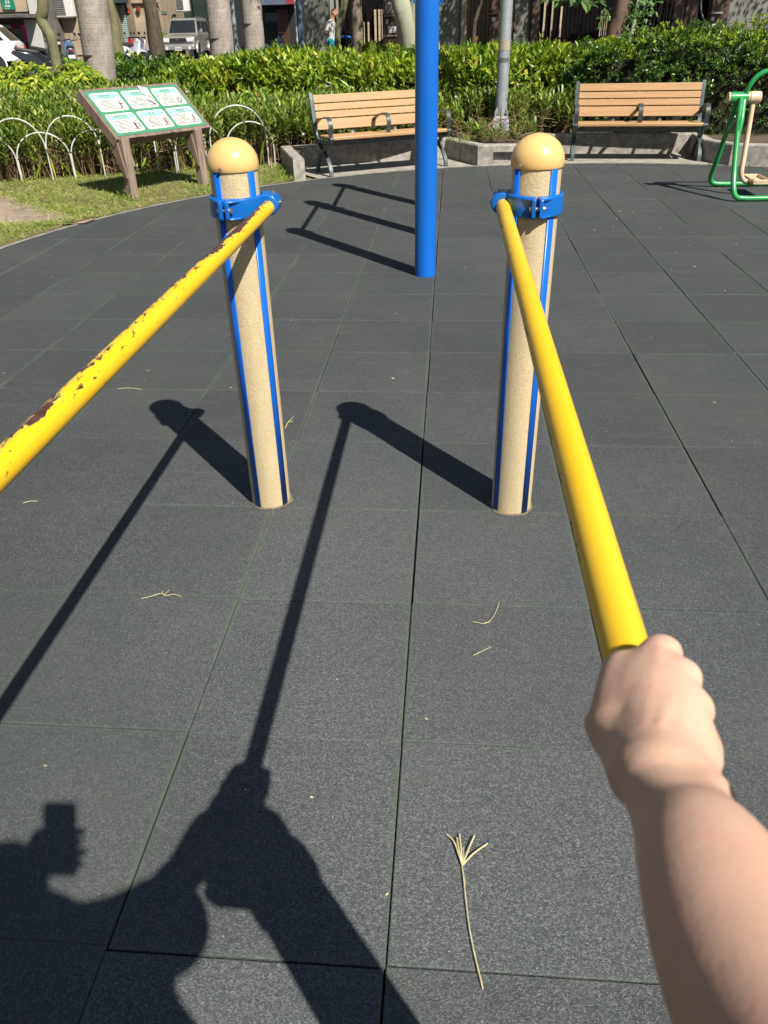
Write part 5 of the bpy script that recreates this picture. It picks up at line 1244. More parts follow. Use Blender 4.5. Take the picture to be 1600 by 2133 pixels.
px_trunk('tree', [(251, 150, 30), (246, 110, 27), (238, 60, 21), (228, 0, 17)], 17.2, moss_b, 'dark leaning tree trunk partly hidden by the thick palm', (-.5, .3, 2.6), [(X(228, 17)-.8, 18, 5.5, 1.6, 1.1, 1500)])
px_trunk('tree', [(332, 150, 36), (328, 110, 34), (321, 60, 32), (311, 0, 29)], 16.2, dark_b, 'dark straight tree trunk in front of the silver car\'s bonnet', (-.3, .3, 2.6), [(X(311, 16)-.3, 17, 6., 1.7, 1.2, 1600)])
t = px_trunk('tree', [(857, 150, 52), (855, 100, 46), (850, 62, 44), (842, 30, 44), (833, 0, 40)], 17.3, pale_b, 'stout pale grey-green forked tree behind the blue pole', (-.9, .3, 3.), [(X(830, 17)-1.4, 18.5, 6., 2.2, 1.4, 2600), (X(870, 17)+1., 18.5, 6.4, 1.8, 1.2, 1800)])
a = at(862, 48, 17.3); b2_ = at(873, 0, 17.3); m_ = MB(); bs_ = t.location
m_.tube(curve([Vector((a.x-.05, 17.3, a.z-.1))-bs_, Vector((b2_.x-.02, 17.3, b2_.z))-bs_, Vector((b2_.x+.3, 17.4, 3.2))-bs_, Vector((b2_.x+.8, 17.8, 5.4))-bs_], 6), list(np.linspace(.16, .07, 19)), 14); m_.build('limb', pale_b, t)
band(t, at(850, 100, 17.3).z-.22, .225, at(855, 100, 17.3).x-t.location.x)
px_trunk('tree', [(699, 112, 14), (704, 70, 14), (711, 35, 15), (718, 0, 15)], 23.6, moss_b, 'thin leaning pale tree trunk the walking man passes', (.6, .2, 3.), [(X(730, 23.6)+.9, 23.6, 5.4, 2.3, 1.3, 3200)])
t = px_trunk('tree', [(1270, 120, 34), (1277, 90, 33), (1288, 45, 32), (1299, 0, 30)], 15.8, brown_b, 'rough brown tree trunk with hanging leaves before the dark gate fence', (.5, .4, 2.6), [(X(1310, 15.8)+1.6, 17.5, 5.6, 2.3, 1.3, 3000)], wob=.14)
px_trunk('tree', [(986, 90, 9), (988, 60, 9), (994, 30, 8), (1002, 0, 8)], 24.5, dark_b, 'thin dark sapling trunk before the beige fence bay left of the lamp post', (.4, .2, 2.5), [(X(1010, 24.5)+.6, 24.3, 5.4, 2.4, 1.4, 4600), (X(1010, 24.5)+3.6, 24.0, 5.8, 2.6, 1.5, 6500), (X(1010, 24.5)+7., 24.2, 5.8, 2.6, 1.5, 6000), (X(1010, 24.5)+10.4, 24.6, 5.8, 2.6, 1.5, 3200)])  # outer crown blobs are unseen, added to shade the wall behind
q = at(1317, 60, 18); trunk('tree', [(q.x-.12, 18, ZS, .045), (q.x, 18, 1.2, .04), (q.x+.08, 18, 2.2, .035), (q.x+.3, 18, 4.5, .02)], pale_b, 'slim pale sapling just right of the rough brown trunk', 'tree', [(q.x+.6, 18.6, 4.9, 1.3, .9, 900)])
# hanging rosettes and climbing leaves of the brown tree
r = np.random.default_rng(4); P = []; D = []; N = []; L = []; br = MB(); bs_ = t.location
for px, py, Y, k, l in ((1167, 2, 15.2, 9, .20), (1212, 0, 15.2, 10, .22), (1232, 8, 15.4, 6, .17), (1250, 3, 15.6, 6, .16), (1190, -8, 15.3, 8, .2), (1140, -12, 15.2, 8, .2), (1340, -5, 16, 9, .2), (1365, 5, 16.2, 6, .15)):
    c = np.array(at(px, py, Y)); br.tube([Vector(c)-bs_, Vector(c)+Vector((.15, .2, .7))-bs_, Vector((t.location.x+.6, 16, 3.6))-bs_], [.008, .012, .03], 6)
    for j in range(k):
        g = 2*PI*j/k; P.append(c); D.append((math.cos(g), math.sin(g)*.6, r.uniform(-.9, .35))); N.append((0, -.5, 1)); L.append(l*r.uniform(.75, 1.1))
V1 = leaves(np.array(P), np.array(D), np.array(N, float), np.array(L), np.array(L)*.30, 2, .15)
P = []
for px, py, s_, k in ((1330, 48, 14, 60), (1310, 30, 9, 40), (1300, 75, 9, 60), (1345, 20, 16, 50), (1262, 35, 8, 30)):
    for _ in range(k): P.append(np.array(at(px+r.normal(0, s_), py+r.normal(0, s_), 15.6+r.uniform(0, .3))))
P = np.array(P); V2 = leaves(P, rdir(len(P))+np.array((0, -.2, -.5)), rdir(len(P))+np.array((0, -1, .6)), r.uniform(.06, .12, len(P)), .045, 1, .2)
o = leaf_obj('hanging_leaves', [(V1[0]-np.array(bs_), V1[1], 0), (V2[0]-np.array(bs_), V2[1], 0)], [leafmat('leaf_broad', [(.0, (.05, .12, .03)), (.6, (.09, .17, .045)), (1., (.15, .22, .05))], .35, .3)], t)
br.build('twig', dark_b, t)

# ------------------------------------------------------------------ street poles, barrier
gpole = mat('grey_pole_paint', (.30, .33, .36), .5, .2, 5, spec=.4)
bpole = mat('blue_grey_pole_paint', (.105, .145, .20), .5, .2, 5, spec=.4)
for px, Y, rr, m_, lab in ((489, 21.2, .05, gpole, 'slim grey street pole between the two sunlit palm trunks'), (625, 21.5, .072, bpole, 'blue-grey street pole left of the walking man')):
    t = thing('street_pole', (at(px+3, 90, Y).x, Y, ZS), lab, 'pole'); k = MB(); k.lathe([(rr*1.06, -.02), (rr, 1.2), (rr*.9, 6.5)], (0, 0, 0), 18); k.build('pole', m_, t)
    k = MB(); k.lathe([(rr*1.35, -.01), (rr*1.35, .12), (rr*1.07, .15)], (0, 0, 0), 18); k.build('base_collar', m_, t)
    if px == 625:
        k = MB(); k.box((-rr*1.25, -.01, 1.0), (.035, .05, 2.0)); k.build('conduit', mat('white_conduit', (.6, .6, .58), .5, .2), t)
t = thing('barrier', (at(720, 90, 25.).x, 25.0, ZS), 'small blue tubular barrier frame beside the walking man', 'barrier'); a = at(702, 76, 25).x-t.location.x; b = at(735, 76, 25).x-t.location.x; zt = at(720, 76.5, 25).z-ZS
bt2 = mat('barrier_blue_paint', (.02, .16, .58), .35, .1)
k = MB(); k.tube(curve([(a, 0, 0), (a, 0, zt*.7), (a+.05, 0, zt*.95), (a+.15, 0, zt), (b-.15, 0, zt), (b-.05, 0, zt*.95), (b, 0, zt*.7), (b, 0, 0)], 6), .028, 10); k.build('frame', bt2, t)
k = MB(); k.cyl((a, 0, zt*.62), (b, 0, zt*.62), .018, n=8); k.box(((a+b)/2, 0, zt*.36), ((b-a)*.86, .012, zt*.4)); k.build('panel', bt2, t)

# ------------------------------------------------------------------ right-hand wall, gates and fences (y = 28)
YW = 28.0
def stone(name, a, b, pw_=1.0, ph_=.9):
    s = NT(name); bt_ = s.node('ShaderNodeTexBrick'); s.link(s.coord(), bt_.inputs[0]); mp = [n for n in s.n if n.type == 'MAPPING'][0]; mp.inputs['Rotation'].default_value = (math.radians(90), 0, 0)
    bt_.inputs['Scale'].default_value = 1.0; bt_.offset = 0; bt_.inputs['Brick Width'].default_value = pw_; bt_.inputs['Row Height'].default_value = ph_; bt_.inputs['Mortar Size'].default_value = .006
    bt_.inputs['Color1'].default_value = (*a, 1); bt_.inputs['Color2'].default_value = (*b, 1); bt_.inputs['Mortar'].default_value = (*[x*.35 for x in b], 1)
    s.base(s.mix(s.ramp(s.noise(2.2, 4, .6, s.coord((1, 1, .5))), [(.45, 0.), (.75, .5)]), bt_.outputs[0], tuple(x*.6 for x in b))); s.set(rough=.75, spec=.3); return s.m
granite = stone('granite_panels', (.22, .22, .19), (.19, .19, .165)); beige = stone('beige_stone', (.50, .40, .29), (.44, .35, .25), .6, .3)
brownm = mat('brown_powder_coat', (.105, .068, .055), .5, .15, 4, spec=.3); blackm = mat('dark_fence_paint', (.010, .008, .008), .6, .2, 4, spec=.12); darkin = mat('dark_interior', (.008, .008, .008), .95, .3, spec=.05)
def block(px0, px1, z0, z1, y0, y1, m_, name, label, cat):
    x0, x1 = X(px0, YW), X(px1, YW); t = MB(); t.box(((x1-x0)/2, (y0+y1)/2-YW, (z0+z1)/2-ZS), (x1-x0, y1-y0, z1-z0)); o = t.build(name, m_, None); o.location = (x0, YW, ZS); bevel(o, .012, 1); return tag(o, label, cat)
block(636, 686, ZS, 5, 28, 28.4, granite, 'stone_wall', 'grey granite wall panel behind the walking man', 'wall')
block(905, 959, ZS, 5, 28, 28.4, granite, 'stone_wall', 'dappled grey granite wall panel just right of the blue pole', 'wall')
block(1070, 1104, ZS, 5, 28, 28.4, granite, 'stone_wall', 'shaded grey granite wall panel just right of the lamp post', 'wall')
block(1509, 1760, ZS, 5, 28, 28.4, granite, 'stone_wall', 'dull green-grey granite wall at the top right corner', 'wall')
block(959.5, 972, ZS, 5, 27.9, 28.3, beige, 'gate_column', 'narrow beige stone column left of the beige fence bay', 'column')
block(1105, 1121, ZS, 5, 27.85, 28.2, brownm, 'gate_column', 'brown metal column at the left end of the long dark fence', 'column')
def pier(px0, px1, label, boxes):
    x0, x1 = X(px0, YW), X(px1, YW); wd = x1-x0; t = thing('gate_pier', ((x0+x1)/2, 27.75, ZS), label, 'gate pier')
    k = MB(); k.box((0, .2, 2.3), (wd, .4, 4.6)); b_ = bevel(k.build('body', brownm, t), .012, 1)
    for nm, px_, py_, w_, h_, dp, m_ in boxes:
        p = at(px_, py_, 27.75); k = MB(); k.box((p.x-t.location.x, -dp/2-.002, p.z-ZS), (w_/1890*28.6, dp, h_/2230*28)); bevel(k.build(nm, m_, b_), .006, 1)
paper = mat('paper', (.62, .62, .60), .7, .15, 12); steel = mat('intercom_steel', (.5, .5, .48), .35, .2, metal=.6); notice = mat('notice_board', (.32, .33, .30), .5, .4, 30, c2=(.2, .2, .19))
pier(799, 831, 'brown gate pier with notice board, intercom and white notice left of the pale forked tree', [('notice_board', 811.5, 17, 17, 24, .04, notice), ('hood', 811, 33, 21, 4, .16, brownm), ('intercom', 806.5, 45, 5.5, 11, .05, steel), ('notice', 817, 62, 17, 14, .01, paper), ('ledge', 812, 75, 30, 2, .06, conc)])
pier(1018, 1068, 'brown gate pier with hooded intercom behind the lamp post', [('hood', 1026, 29, 15, 5, .18, brownm), ('intercom', 1027, 40, 6, 10, .05, steel)])
pier(1471, 1507, 'brown gate pier with hooded intercom at the upper right', [('hood', 1491, 27, 22, 4, .18, steel), ('intercom', 1484, 39, 6, 9, .05, steel), ('notice', 1489, 55, 11, 10, .01, paper)])
def fence(px0, px1, label, step=.13, bw=.028, zb=.88, m_=blackm, plinth=conc, zt=4.5):
    x0, x1 = X(px0, YW), X(px1, YW); t = thing('metal_fence', (x0, YW, ZS), label, 'fence'); W_ = x1-x0
    k = MB(); n = int(W_/step)
    for i in range(n+1): k.box((i*W_/n, 0, (zb+zt)/2-ZS), (bw, bw*1.4, zt-zb))
    k.build('bars', m_, t, False); k = MB()
    for z in (zb+.12, 2.9): k.box((W_/2, .0, z-ZS), (W_, .055, .05))
    k.build('rail', m_, t, False); k = MB(); k.box((W_/2, .05, (zb-ZS)/2), (W_, .3, zb-ZS)); bevel(k.build('plinth', plinth, t), .01, 1)
plm = mat('plinth_stone', (.20, .165, .14), .8, .2, 5)
fence(700, 799, 'dark bar fence in front of lit stone strips left of the notice-board pier', .17, .055, .6, plinth=plm)
fence(972, 1018, 'thin black bar fence before beige stone beside the yellow tag', .105, .02, .80, plinth=beige)
fence(1121, 1310, 'long dark bar fence below the hanging leaves', .12, .03, .90, plinth=plm)
fence(1345, 1397, 'dark bar fence with light strips left of the brown gate', .10, .045, .7, plinth=plm)
t = thing('gate', (X(1397, YW), YW, ZS), 'brown panelled metal gate with a dark rounded opening at the upper right', 'gate'); x1 = X(1450, YW)-X(1397, YW)
for i, (a, b) in enumerate(((0, .30), (.32, .46), (.48, .62), (.64, 1.0))): k = MB(); k.box((x1*(a+b)/2, .02+.04*(i % 2), 1.9), (x1*(b-a), .05, 3.8)); bevel(k.build('panel', brownm, t), .008, 1)
k = MB(); k.tube(curve([(x1*1.02, -.02, 3.2), (x1*1.02, -.02, 1.75), (x1*1.06, -.02, 1.45), (x1*1.2, -.02, 1.2), (x1*1.38, -.02, 1.08)], 6), .025, 8); k.build('trim', steel, t)
o = MB(); p = at(989, 81, 27.8); o.box((0, 0, 0), (.20, .02, .14)); o = bevel(o.build('tag', mat('yellow_tag', (.85, .48, .02), .5, .1), None), .004); o.location = (p.x, 27.93, p.z); tag(o, 'yellow tag tied to the thin black fence', 'tag')
k = MB(); k.box((0, -.012, -.055), (.20, .003, .025)); k.build('stripe', mat('red_tag', (.55, .08, .03), .5, .1), o)
# buildings behind
def facade(name, px0, px1, Y, z1, m_, label, dep=3.0):
    x0, x1 = at(px0, 60, Y).x, at(px1, 60, Y).x; t = thing(name, (x0, Y, ZS), label, 'building'); k = MB(); k.box(((x1-x0)/2, dep/2, z1/2), (x1-x0, dep, z1)); k.build('wall', m_, t, False); return t
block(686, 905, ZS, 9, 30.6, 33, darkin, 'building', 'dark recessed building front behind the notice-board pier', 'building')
for px in (757, 765, 783, 791, 797):
    pass
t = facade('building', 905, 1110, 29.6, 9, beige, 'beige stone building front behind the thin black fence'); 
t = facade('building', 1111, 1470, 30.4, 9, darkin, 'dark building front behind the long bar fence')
k = MB(); bs_ = t.location
for a, b, z0, z1 in ((1249, 1254, .9, 1.75), (1258, 1263, .9, 1.75), (1370, 1376, 1.3, 3.), (1379, 1386, 1.3, 3.), (1389, 1394, 1.3, 3.), (1130, 1134, .9, 2.4), (1146, 1150, .9, 2.1), (1165, 1169, .9, 1.9)):
    xa_, xb_ = at(a, 60, 30.3).x-bs_.x, at(b, 60, 30.3).x-bs_.x; MB().box(((xa_+xb_)/2, -.06, (z0+z1)/2-ZS), (xb_-xa_, .1, z1-z0)).build('stone_strip', beige, t, False)
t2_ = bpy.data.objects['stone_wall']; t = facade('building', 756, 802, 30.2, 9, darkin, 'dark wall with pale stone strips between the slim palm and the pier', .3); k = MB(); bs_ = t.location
for a, b, z0, z1 in ((758, 762, .9, 1.6), (766, 769, .9, 1.6), (780, 786, 1.0, 1.95), (788, 793, 1.05, 1.95), (795.5, 799, 1.1, 1.95)):
    xa_, xb_ = at(a, 60, 30.1).x-bs_.x, at(b, 60, 30.1).x-bs_.x; MB().box(((xa_+xb_)/2, -.05, (z0+z1)/2-ZS), (xb_-xa_, .08, z1-z0)).build('stone_strip', beige, t, False)

# ------------------------------------------------------------------ left street: old house fronts
YL = 49.0
plaster = mat('aged_plaster', (.42, .33, .225), .9, .35, 1.4, .3, 14, c2=(.27, .205, .14)); plaster_d = mat('stained_plaster', (.22, .165, .105), .9, .4, 1.2, .3, 14, c2=(.12, .09, .06))
dkgreen = mat('dark_green_panel', (.018, .034, .028), .6, .4, 2); tile_b = stone('small_brown_tiles', (.30, .235, .16), (.27, .205, .14), .25, .08)
grime = mat('grimy_concrete', (.16, .145, .125), .9, .45, 1.5, .4, 12, c2=(.07, .065, .06))
def LX(px, Y=YL): return at(px, 60, Y).x
def add(t, name, px0, px1, py0, py1, m_, out=.1, Y=None):
    """panel on a house front, measured in the photo on that front's own plane"""
    Y = Y or t.location.y; a = at(px0, py1, Y); b = at(px1, py0, Y); k = MB(); k.box(((a.x+b.x)/2-t.location.x, -out/2-.003, (a.z+b.z)/2-ZS), (b.x-a.x, out, b.z-a.z)); return bevel(k.build(name, m_, t), .01, 1)
t = facade('old_house', -80, 97, 44., 8, grime, 'grimy old shop house with green sign and red banners at the top left')
add(t, 'upper_wall', -70, 78, -90, 28, plaster, .05); ledge = add(t, 'ledge', -80, 80, 31, 42, grime, 2.6)  # ledge stretched into a deep overhang so that it shades the shopfront
s_ = add(t, 'sign', 8, 27, -12, 21, mat('sign_green', (.012, .20, .12), .4, .1), .12)
k = MB(); 
for (px0, py0, px1, py1) in ((12, 3, 23, 3.6), (12, 6, 23, 6.6), (15, 1, 15.8, 8), (20, 1, 20.8, 8), (12, 10.5, 14.5, 11.2), (14, 11, 14.6, 15), (12, 14.6, 14.5, 15.2), (12, 12.6, 14.4, 13.2), (17, 10.5, 17.7, 15), (17, 10.5, 20, 11.1), (20, 10.5, 20.7, 15), (17, 14.6, 20.5, 15.2), (22.5, 10.5, 23.1, 15.), (13, 17.4, 23, 18.4)):
    a = at(px0, py1, 44); b = at(px1, py0, 44); k.box(((a.x+b.x)/2-t.location.x, -.128, (a.z+b.z)/2-ZS), (b.x-a.x, .006, b.z-a.z))
k.build('lettering', paper, s_, False)
add(t, 'shopfront', -60, 66, 43, 160, mat('shop_dark', (.075, .065, .055), .6, .5, 3, c2=(.03, .027, .024)), .06)
add(t, 'meter_box', 9, 25, 51, 60, mat('pale_teal', (.30, .42, .40), .5, .2), .16); add(t, 'notice', 13, 18, 66, 73, paper, .08); add(t, 'notice', 21, 27, 66, 73, paper, .08)
add(t, 'banner', 27, 35, 50, 77, mat('banner_red', (.35, .02, .06), .7, .2), .08); bn = add(t, 'banner', 51, 62, 51, 87, mat('banner_magenta', (.58, .02, .20), .7, .15), .09)
k = MB()
for (px0, py0, px1, py1) in ((52.5, 53, 53.5, 58), (55, 53, 56, 58), (52.5, 55, 56.5, 56), (57.5, 53, 61, 54), (57.5, 57.5, 61, 58.5), (58.7, 53.5, 59.7, 58)):
    a = at(px0, py1, 44); b = at(px1, py0, 44); k.box(((a.x+b.x)/2-t.location.x, -.098, (a.z+b.z)/2-ZS), (b.x-a.x, .006, b.z-a.z))
k.build('lettering', paper, bn, False)
add(t, 'door_frame', 40, 48, 60, 160, grime, .1); add(t, 'drainpipe', 78, 82, 40, 160, mat('pale_pipe', (.5, .5, .47), .5, .2), .12); add(t, 'drainpipe', 66, 69, -60, 30, mat('pale_pipe', (.5, .5, .47), .5, .2), .2); add(t, 'cable_tray', 70, 77, -60, 22, paper, .12)
t = facade('old_house', 97, 222, 46., 8, plaster_d, 'brown plastered house front with air conditioner behind the thick palm')
add(t, 'window', 98, 119, -50, 31, dkgreen, .06)
for px in (99, 106, 113): add(t, 'window_bar', px, px+1.6, -50, 31, mat('bar_green', (.08, .11, .08), .6, .2), .09)
add(t, 'sill', 97, 120, 31.5, 35, grime, .2); add(t, 'dado', 98, 222, 36, 170, plaster, .03)
def aircon(px0, px1, py0, py1, Y, label, rz=.0):
    a = at(px0, py1, Y); b = at(px1, py0, Y); c = (a+b)/2; t = thing('air_conditioner', (c.x, Y-.3, a.z), label, 'air conditioner', rz); W_, H = b.x-a.x, b.z-a.z
    k = MB(); k.box((0, .1, H/2), (W_, .34, H)); bd = bevel(k.build('body', mat('aircon_white', (.66, .65, .60), .5, .12), t), .02)
    k = MB(); n = 11
    for i in range(n): k.box((-W_*.16, -.078, H*(.1+.8*i/(n-1))), (W_*.56, .012, H*.05))
    k.build('grille', mat('aircon_slot', (.06, .06, .055), .6, .2), bd, False)
    k = MB(); k.box((0, .1, -.03), (W_*.9, .4, .04)); k.build('bracket', grime, t)
aircon(118, 152, -12, 36, 45.9, 'white air conditioner beside the thick grey palm trunk'); aircon(371, 393, -14, 24, 48.6, 'white air conditioner above the silver off-road car')
t = facade('old_house', 222, 260, 48.4, 8, grime, 'narrow house front with teal roller shutter between two dark trunks')
add(t, 'awning', 222, 258, -60, 8, mat('awning_slate', (.035, .05, .06), .6, .2), .7)
sh_ = NT('roller_shutter'); w_ = sh_.node('ShaderNodeTexWave', wave_type='BANDS', bands_direction='Z'); w_.inputs['Scale'].default_value = 3.2; sh_.link(sh_.coord(), w_.inputs['Vector']); sh_.base(sh_.ramp(w_.outputs['Fac'], [(.2, (.10, .17, .17)), (.6, (.30, .40, .38))])); sh_.set(rough=.5); sh_.bump(w_.outputs['Fac'], .6, .02)
add(t, 'shutter', 226, 258, 9, 165, sh_.m, .05)
t = facade('old_house', 260.5, 336, 48.8, 8, plaster, 'sunlit beige house wall behind the dark straight trunk')
add(t, 'pilaster', 260.5, 264, -60, 165, plaster_d, .12); add(t, 'cornice', 275, 336, 4, 8, plaster_d, .15)
for px, py in ((266, 21), (287, 17)):
    p = at(px, py, 48.6); q = thing('flower_pot', (p.x, 48.68, p.z-.15), 'red hanging flower pot on the sunlit beige wall, '+('left one' if px < 270 else 'right one'), 'flower pot', group='red pots on the beige wall'); k = MB(); k.lathe([(.08, 0), (.12, .17), (.125, .19)], (0, 0, 0), 14); k.build('pot', mat('pot_red', (.55, .06, .025), .5, .15), q)
    P_ = np.tile(np.array((0, 0, .18)), (40, 1)); V, F = leaves(P_, rdir(40)+np.array((0, -.3, .3)), rdir(40), .16, .05, 1, .5); leaf_obj('plant', [(V, F, 0)], [M_dark], q)
t = facade('old_house', 336.5, 370, 49.2, 8, tile_b, 'brown-tiled house wall above the silver car\'s roof'); add(t, 'house_number', 337.5, 347, 22, 30, mat('plate_green', (.10, .16, .12), .5, .2), .03)
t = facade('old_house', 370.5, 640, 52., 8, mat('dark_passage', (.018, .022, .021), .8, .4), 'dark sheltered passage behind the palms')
add(t, 'ledge', 548, 603, -2, 12, mat('ledge_blue', (.10, .12, .17), .6, .2), 1.2); add(t, 'sign', 600, 618, -10, 10, mat('sign_red', (.30, .03, .05), .5, .3), 1.0)
add(t, 'window', 553, 580, 26, 46, mat('window_blue', (.03, .045, .075), .2, .3), .06); add(t, 'door', 583, 600, 18, 120, mat('door_brown', (.07, .03, .02), .5, .3), .05); add(t, 'panel', 392, 402, -60, 130, dkgreen, 1.2); add(t, 'panel', 428, 434, -60, 130, dkgreen, 1.2)
q = at(300, 105, 44); hedge('shrub', [(q.x-.5, 47.5), (q.x+.5, 47.5)], .5, ZS, at(300, 78, 47).z, 900, .22, .09, [M_newg, M_newg], 'light green shrub against the sunlit beige wall', 'shrub', seed=31, clus=6, bumpy=.25)

# ------------------------------------------------------------------ vehicles
def paint(name, c, m_=.5): return mat(name, c, .28, .08, 2, metal=m_, spec=.5, coat=.6)
glass = mat('car_glass', (.018, .022, .024), .06, .2, 2, spec=.6); tyre = mat('tyre_rubber', (.022, .022, .022), .85, .2); rimm = mat('wheel_rim', (.42, .42, .42), .35, .2, metal=.8); black = mat('black_trim', (.025, .025, .026), .5, .2); lampm = mat('headlight_lens', (.62, .63, .62), .1, .2, spec=.6); redl = mat('tail_light_lens', (.40, .012, .015), .2, .1); chrome = mat('chrome', (.6, .6, .6), .18, .1, metal=1.)
def car(name, loc, rz, label, L, W_, H, hood, zb, col, col2, ws, roof0, roof1, suv=True):
    """front is -y; hood=(front height, rear height), ws=y of windscreen foot, roof0/1=y of roof ends"""
    t = thing(name, loc, label, 'car', rz); f = -L/2; b = L/2; hw = W_/2
    prof = [(f+.02, .42), (f-.0, .62), (f+.06, hood[0]-.04), (f+.16, hood[0]), (ws, hood[1]), (b-.06, hood[1]+.0), (b, hood[1]-.12), (b, .55), (b-.05, .40)]
    rings = []
    for s_, ins in ((-1, .07), (-.94, .0), (-.5, -.0), (.5, -.0), (.94, 0.), (1, .07)):
        rings.append([Vector((s_*hw, y*(1-ins*.1), z-(ins*.5 if z > .7 else -ins*.3)+(0.02*(1-s_*s_) if z > .8 else 0))) for y, z in prof])
    k = MB(); k.loft(rings); bd = bevel(k.build('body', col, t, True, 30), .03, 3)
    rf = H; rw = hw*.80
    cab = [[(-hw*.95, ws, hood[1]-.02), (hw*.95, ws, hood[1]-.02), (hw*.95, b-.07, hood[1]-.02), (-hw*.95, b-.07, hood[1]-.02)], [(-rw, roof0, rf-.05), (rw, roof0, rf-.05), (rw, roof1, rf-.05), (-rw, roof1, rf-.05)], [(-rw*.9, roof0+.10, rf), (rw*.9, roof0+.10, rf), (rw*.9, roof1-.1, rf), (-rw*.9, roof1-.1, rf)]]
    k = MB(); k.loft(cab); bevel(k.build('cabin', col, bd, True, 30), .03, 3)
    lerp = lambda p, q, u: Vector(p)*(1-u)+Vector(q)*u
    A, Bq = cab[0], cab[1]
    def pane(nm, p0, p1, q0, q1, u0, u1, v0, v1, nrm_):
        P = lambda u, v: lerp(lerp(p0, p1, u), lerp(q0, q1, u), v)
        qd = [P(u0, v0), P(u1, v0), P(u1, v1), P(u0, v1)]; n_ = Vector(nrm_).normalized(); m2 = MB(); m2.loft([[p-n_*.02 for p in qd], [p+n_*.008 for p in qd]]); m2.build(nm, glass, t, False)
    pane('windscreen', A[0], A[1], Bq[0], Bq[1], .05, .95, .10, .92, (0, -1, .6)); pane('rear_window', A[2], A[3], Bq[2], Bq[3], .08, .92, .12, .88, (0, 1, .4))
    for s_ in (1, -1):
        p0, p1, q0, q1 = (A[1], A[2], Bq[1], Bq[2]) if s_ > 0 else (A[0], A[3], Bq[0], Bq[3])
        for u0, u1 in ((.06, .34), (.37, .63), (.66, .94)): pane('side_window', p0, p1, q0, q1, u0, u1, .14, .86, (s_, 0, .3))
    wr = .335 if suv else .30
    for sx_, wy in ((-1, f+.78), (1, f+.78), (-1, b-.80), (1, b-.80)):
        c = Vector((sx_*(hw-.11), wy, wr-.0)); k = MB(); k.lathe([(wr*.6, -.11), (wr*.94, -.11), (wr, -.08), (wr, .08), (wr*.94, .11), (wr*.6, .11)], (0, 0, 0), 26, 'X'); o = k.build('wheel', tyre, t); o.location = c
        k = MB(); k.lathe([(wr*.60, -.06*1), (wr*.60, .095), (wr*.52, .085), (wr*.2, .06), (.05, .10), (.001, .10)] if sx_ > 0 else [(.001, -.10), (.05, -.10), (wr*.2, -.06), (wr*.52, -.085), (wr*.60, -.095), (wr*.60, .06)], (0, 0, 0), 20, 'X'); k.build('rim', rimm, o)
        k = MB(); ar = [Vector((sx_*(hw+.012), wy+math.cos(g)*(wr+.10), wr+math.sin(g)*(wr+.10))) for g in np.linspace(-.1, PI+.1, 16)]; k.tube(ar, .055 if suv else .03, 8); k.build('wheel_arch', col2, t)
        k = MB(); k.lathe([(wr+.06, -.05), (wr+.06, .055)], (sx_*(hw-.045), wy, wr), 24, 'X'); k.build('wheel_well', black, t)
    k = MB(); k.box((0, f-.02, .52), (W_*.98, .20, .24)); bevel(k.build('bumper', col2, t), .06, 3); k = MB(); k.box((0, b+.02, .50), (W_*.98, .16, .22)); bevel(k.build('bumper', col2, t), .05, 3)
    k = MB(); k.box((0, f-.012, hood[0]-.14), (W_*.50, .06, .17)); g_ = bevel(k.build('grille', black, t), .015); k = MB()
    for i in range(3): k.box((0, f-.05, hood[0]-.20+.06*i), (W_*.48, .02, .018))
    k.lathe([(.001, -.01), (.05, -.005), (.05, .01)], (0, f-.055, hood[0]-.14), 14, 'Y'); k.build('grille_bar', chrome, g_)
    for s_ in (-1, 1):
        k = MB(); k.box((s_*hw*.74, f+.0, hood[0]-.15), (.36, .10, .19)); bevel(k.build('headlight', lampm, t), .035, 3)
        k = MB(); k.lathe([(.001, -.03), (.075, -.02), (.085, .02)], (s_*hw*.70, f-.115, .50), 16, 'Y'); k.build('fog_lamp', lampm, t)
        k = MB(); k.box((s_*(hw+.10), ws+.30, hood[1]+.12), (.13, .07, .16)); k.beam((s_*hw*.9, ws+.32, hood[1]+.06), (s_*(hw+.06), ws+.30, hood[1]+.10), .03, .03); bevel(k.build('mirror', col, t), .025, 3)
        k = MB(); k.box((s_*hw*.80, b+.012, hood[1]-.22), (.20, .035, .26)); bevel(k.build('tail_light', redl, t), .02)
        k = MB(); k.box((s_*(hw+.006), (ws+.62), hood[1]-.20), (.02, .14, .03)); k.box((s_*(hw+.006), (ws+1.55), hood[1]-.20), (.02, .14, .03)); k.build('door_handle', col2, t)
        if suv: k = MB(); k.cyl((s_*rw*.86, roof0+.3, H+.03), (s_*rw*.86, roof1-.3, H+.03), .018, n=8); k.box((s_*(hw+.01), .1, .38), (.09, L*.42, .05)); k.build('rail', col2, t)
    pl_ = MB(); pl_.box((0, f-.128, .47), (.34, .012, .16)); pl_ = pl_.build('licence_plate', paper, t, False)
    k = MB()
    for i in range(6): k.box((-.125+.05*i, f-.1365, .47), (.026, .004, .08))
    k.build('plate_marks', black, pl_, False); return t
silver = paint('champagne_silver_paint', (.36, .345, .31)); silver_d = paint('grey_silver_trim', (.40, .385, .345)); whitep = paint('white_car_paint', (.78, .78, .78), .0)
p = at(378, 100, 45.6)
car('off_road_car', (p.x, 47.0, ZS), math.radians(2), 'champagne silver boxy off-road car parked facing us on the street', 4.15, 1.70, 1.83, (1.0, 1.12), 0, silver, silver_d, -1.05, -.52, 1.85)
p = at(30, 110, 30.5)
car('white_car', (p.x-2.02, 30.6, ZS), math.radians(-76), 'white hatchback cut by the left photo edge, tail pointing right', 4.1, 1.72, 1.58, (.85, 1.0), 0, whitep, whitep, -.95, -.1, 1.45, False)
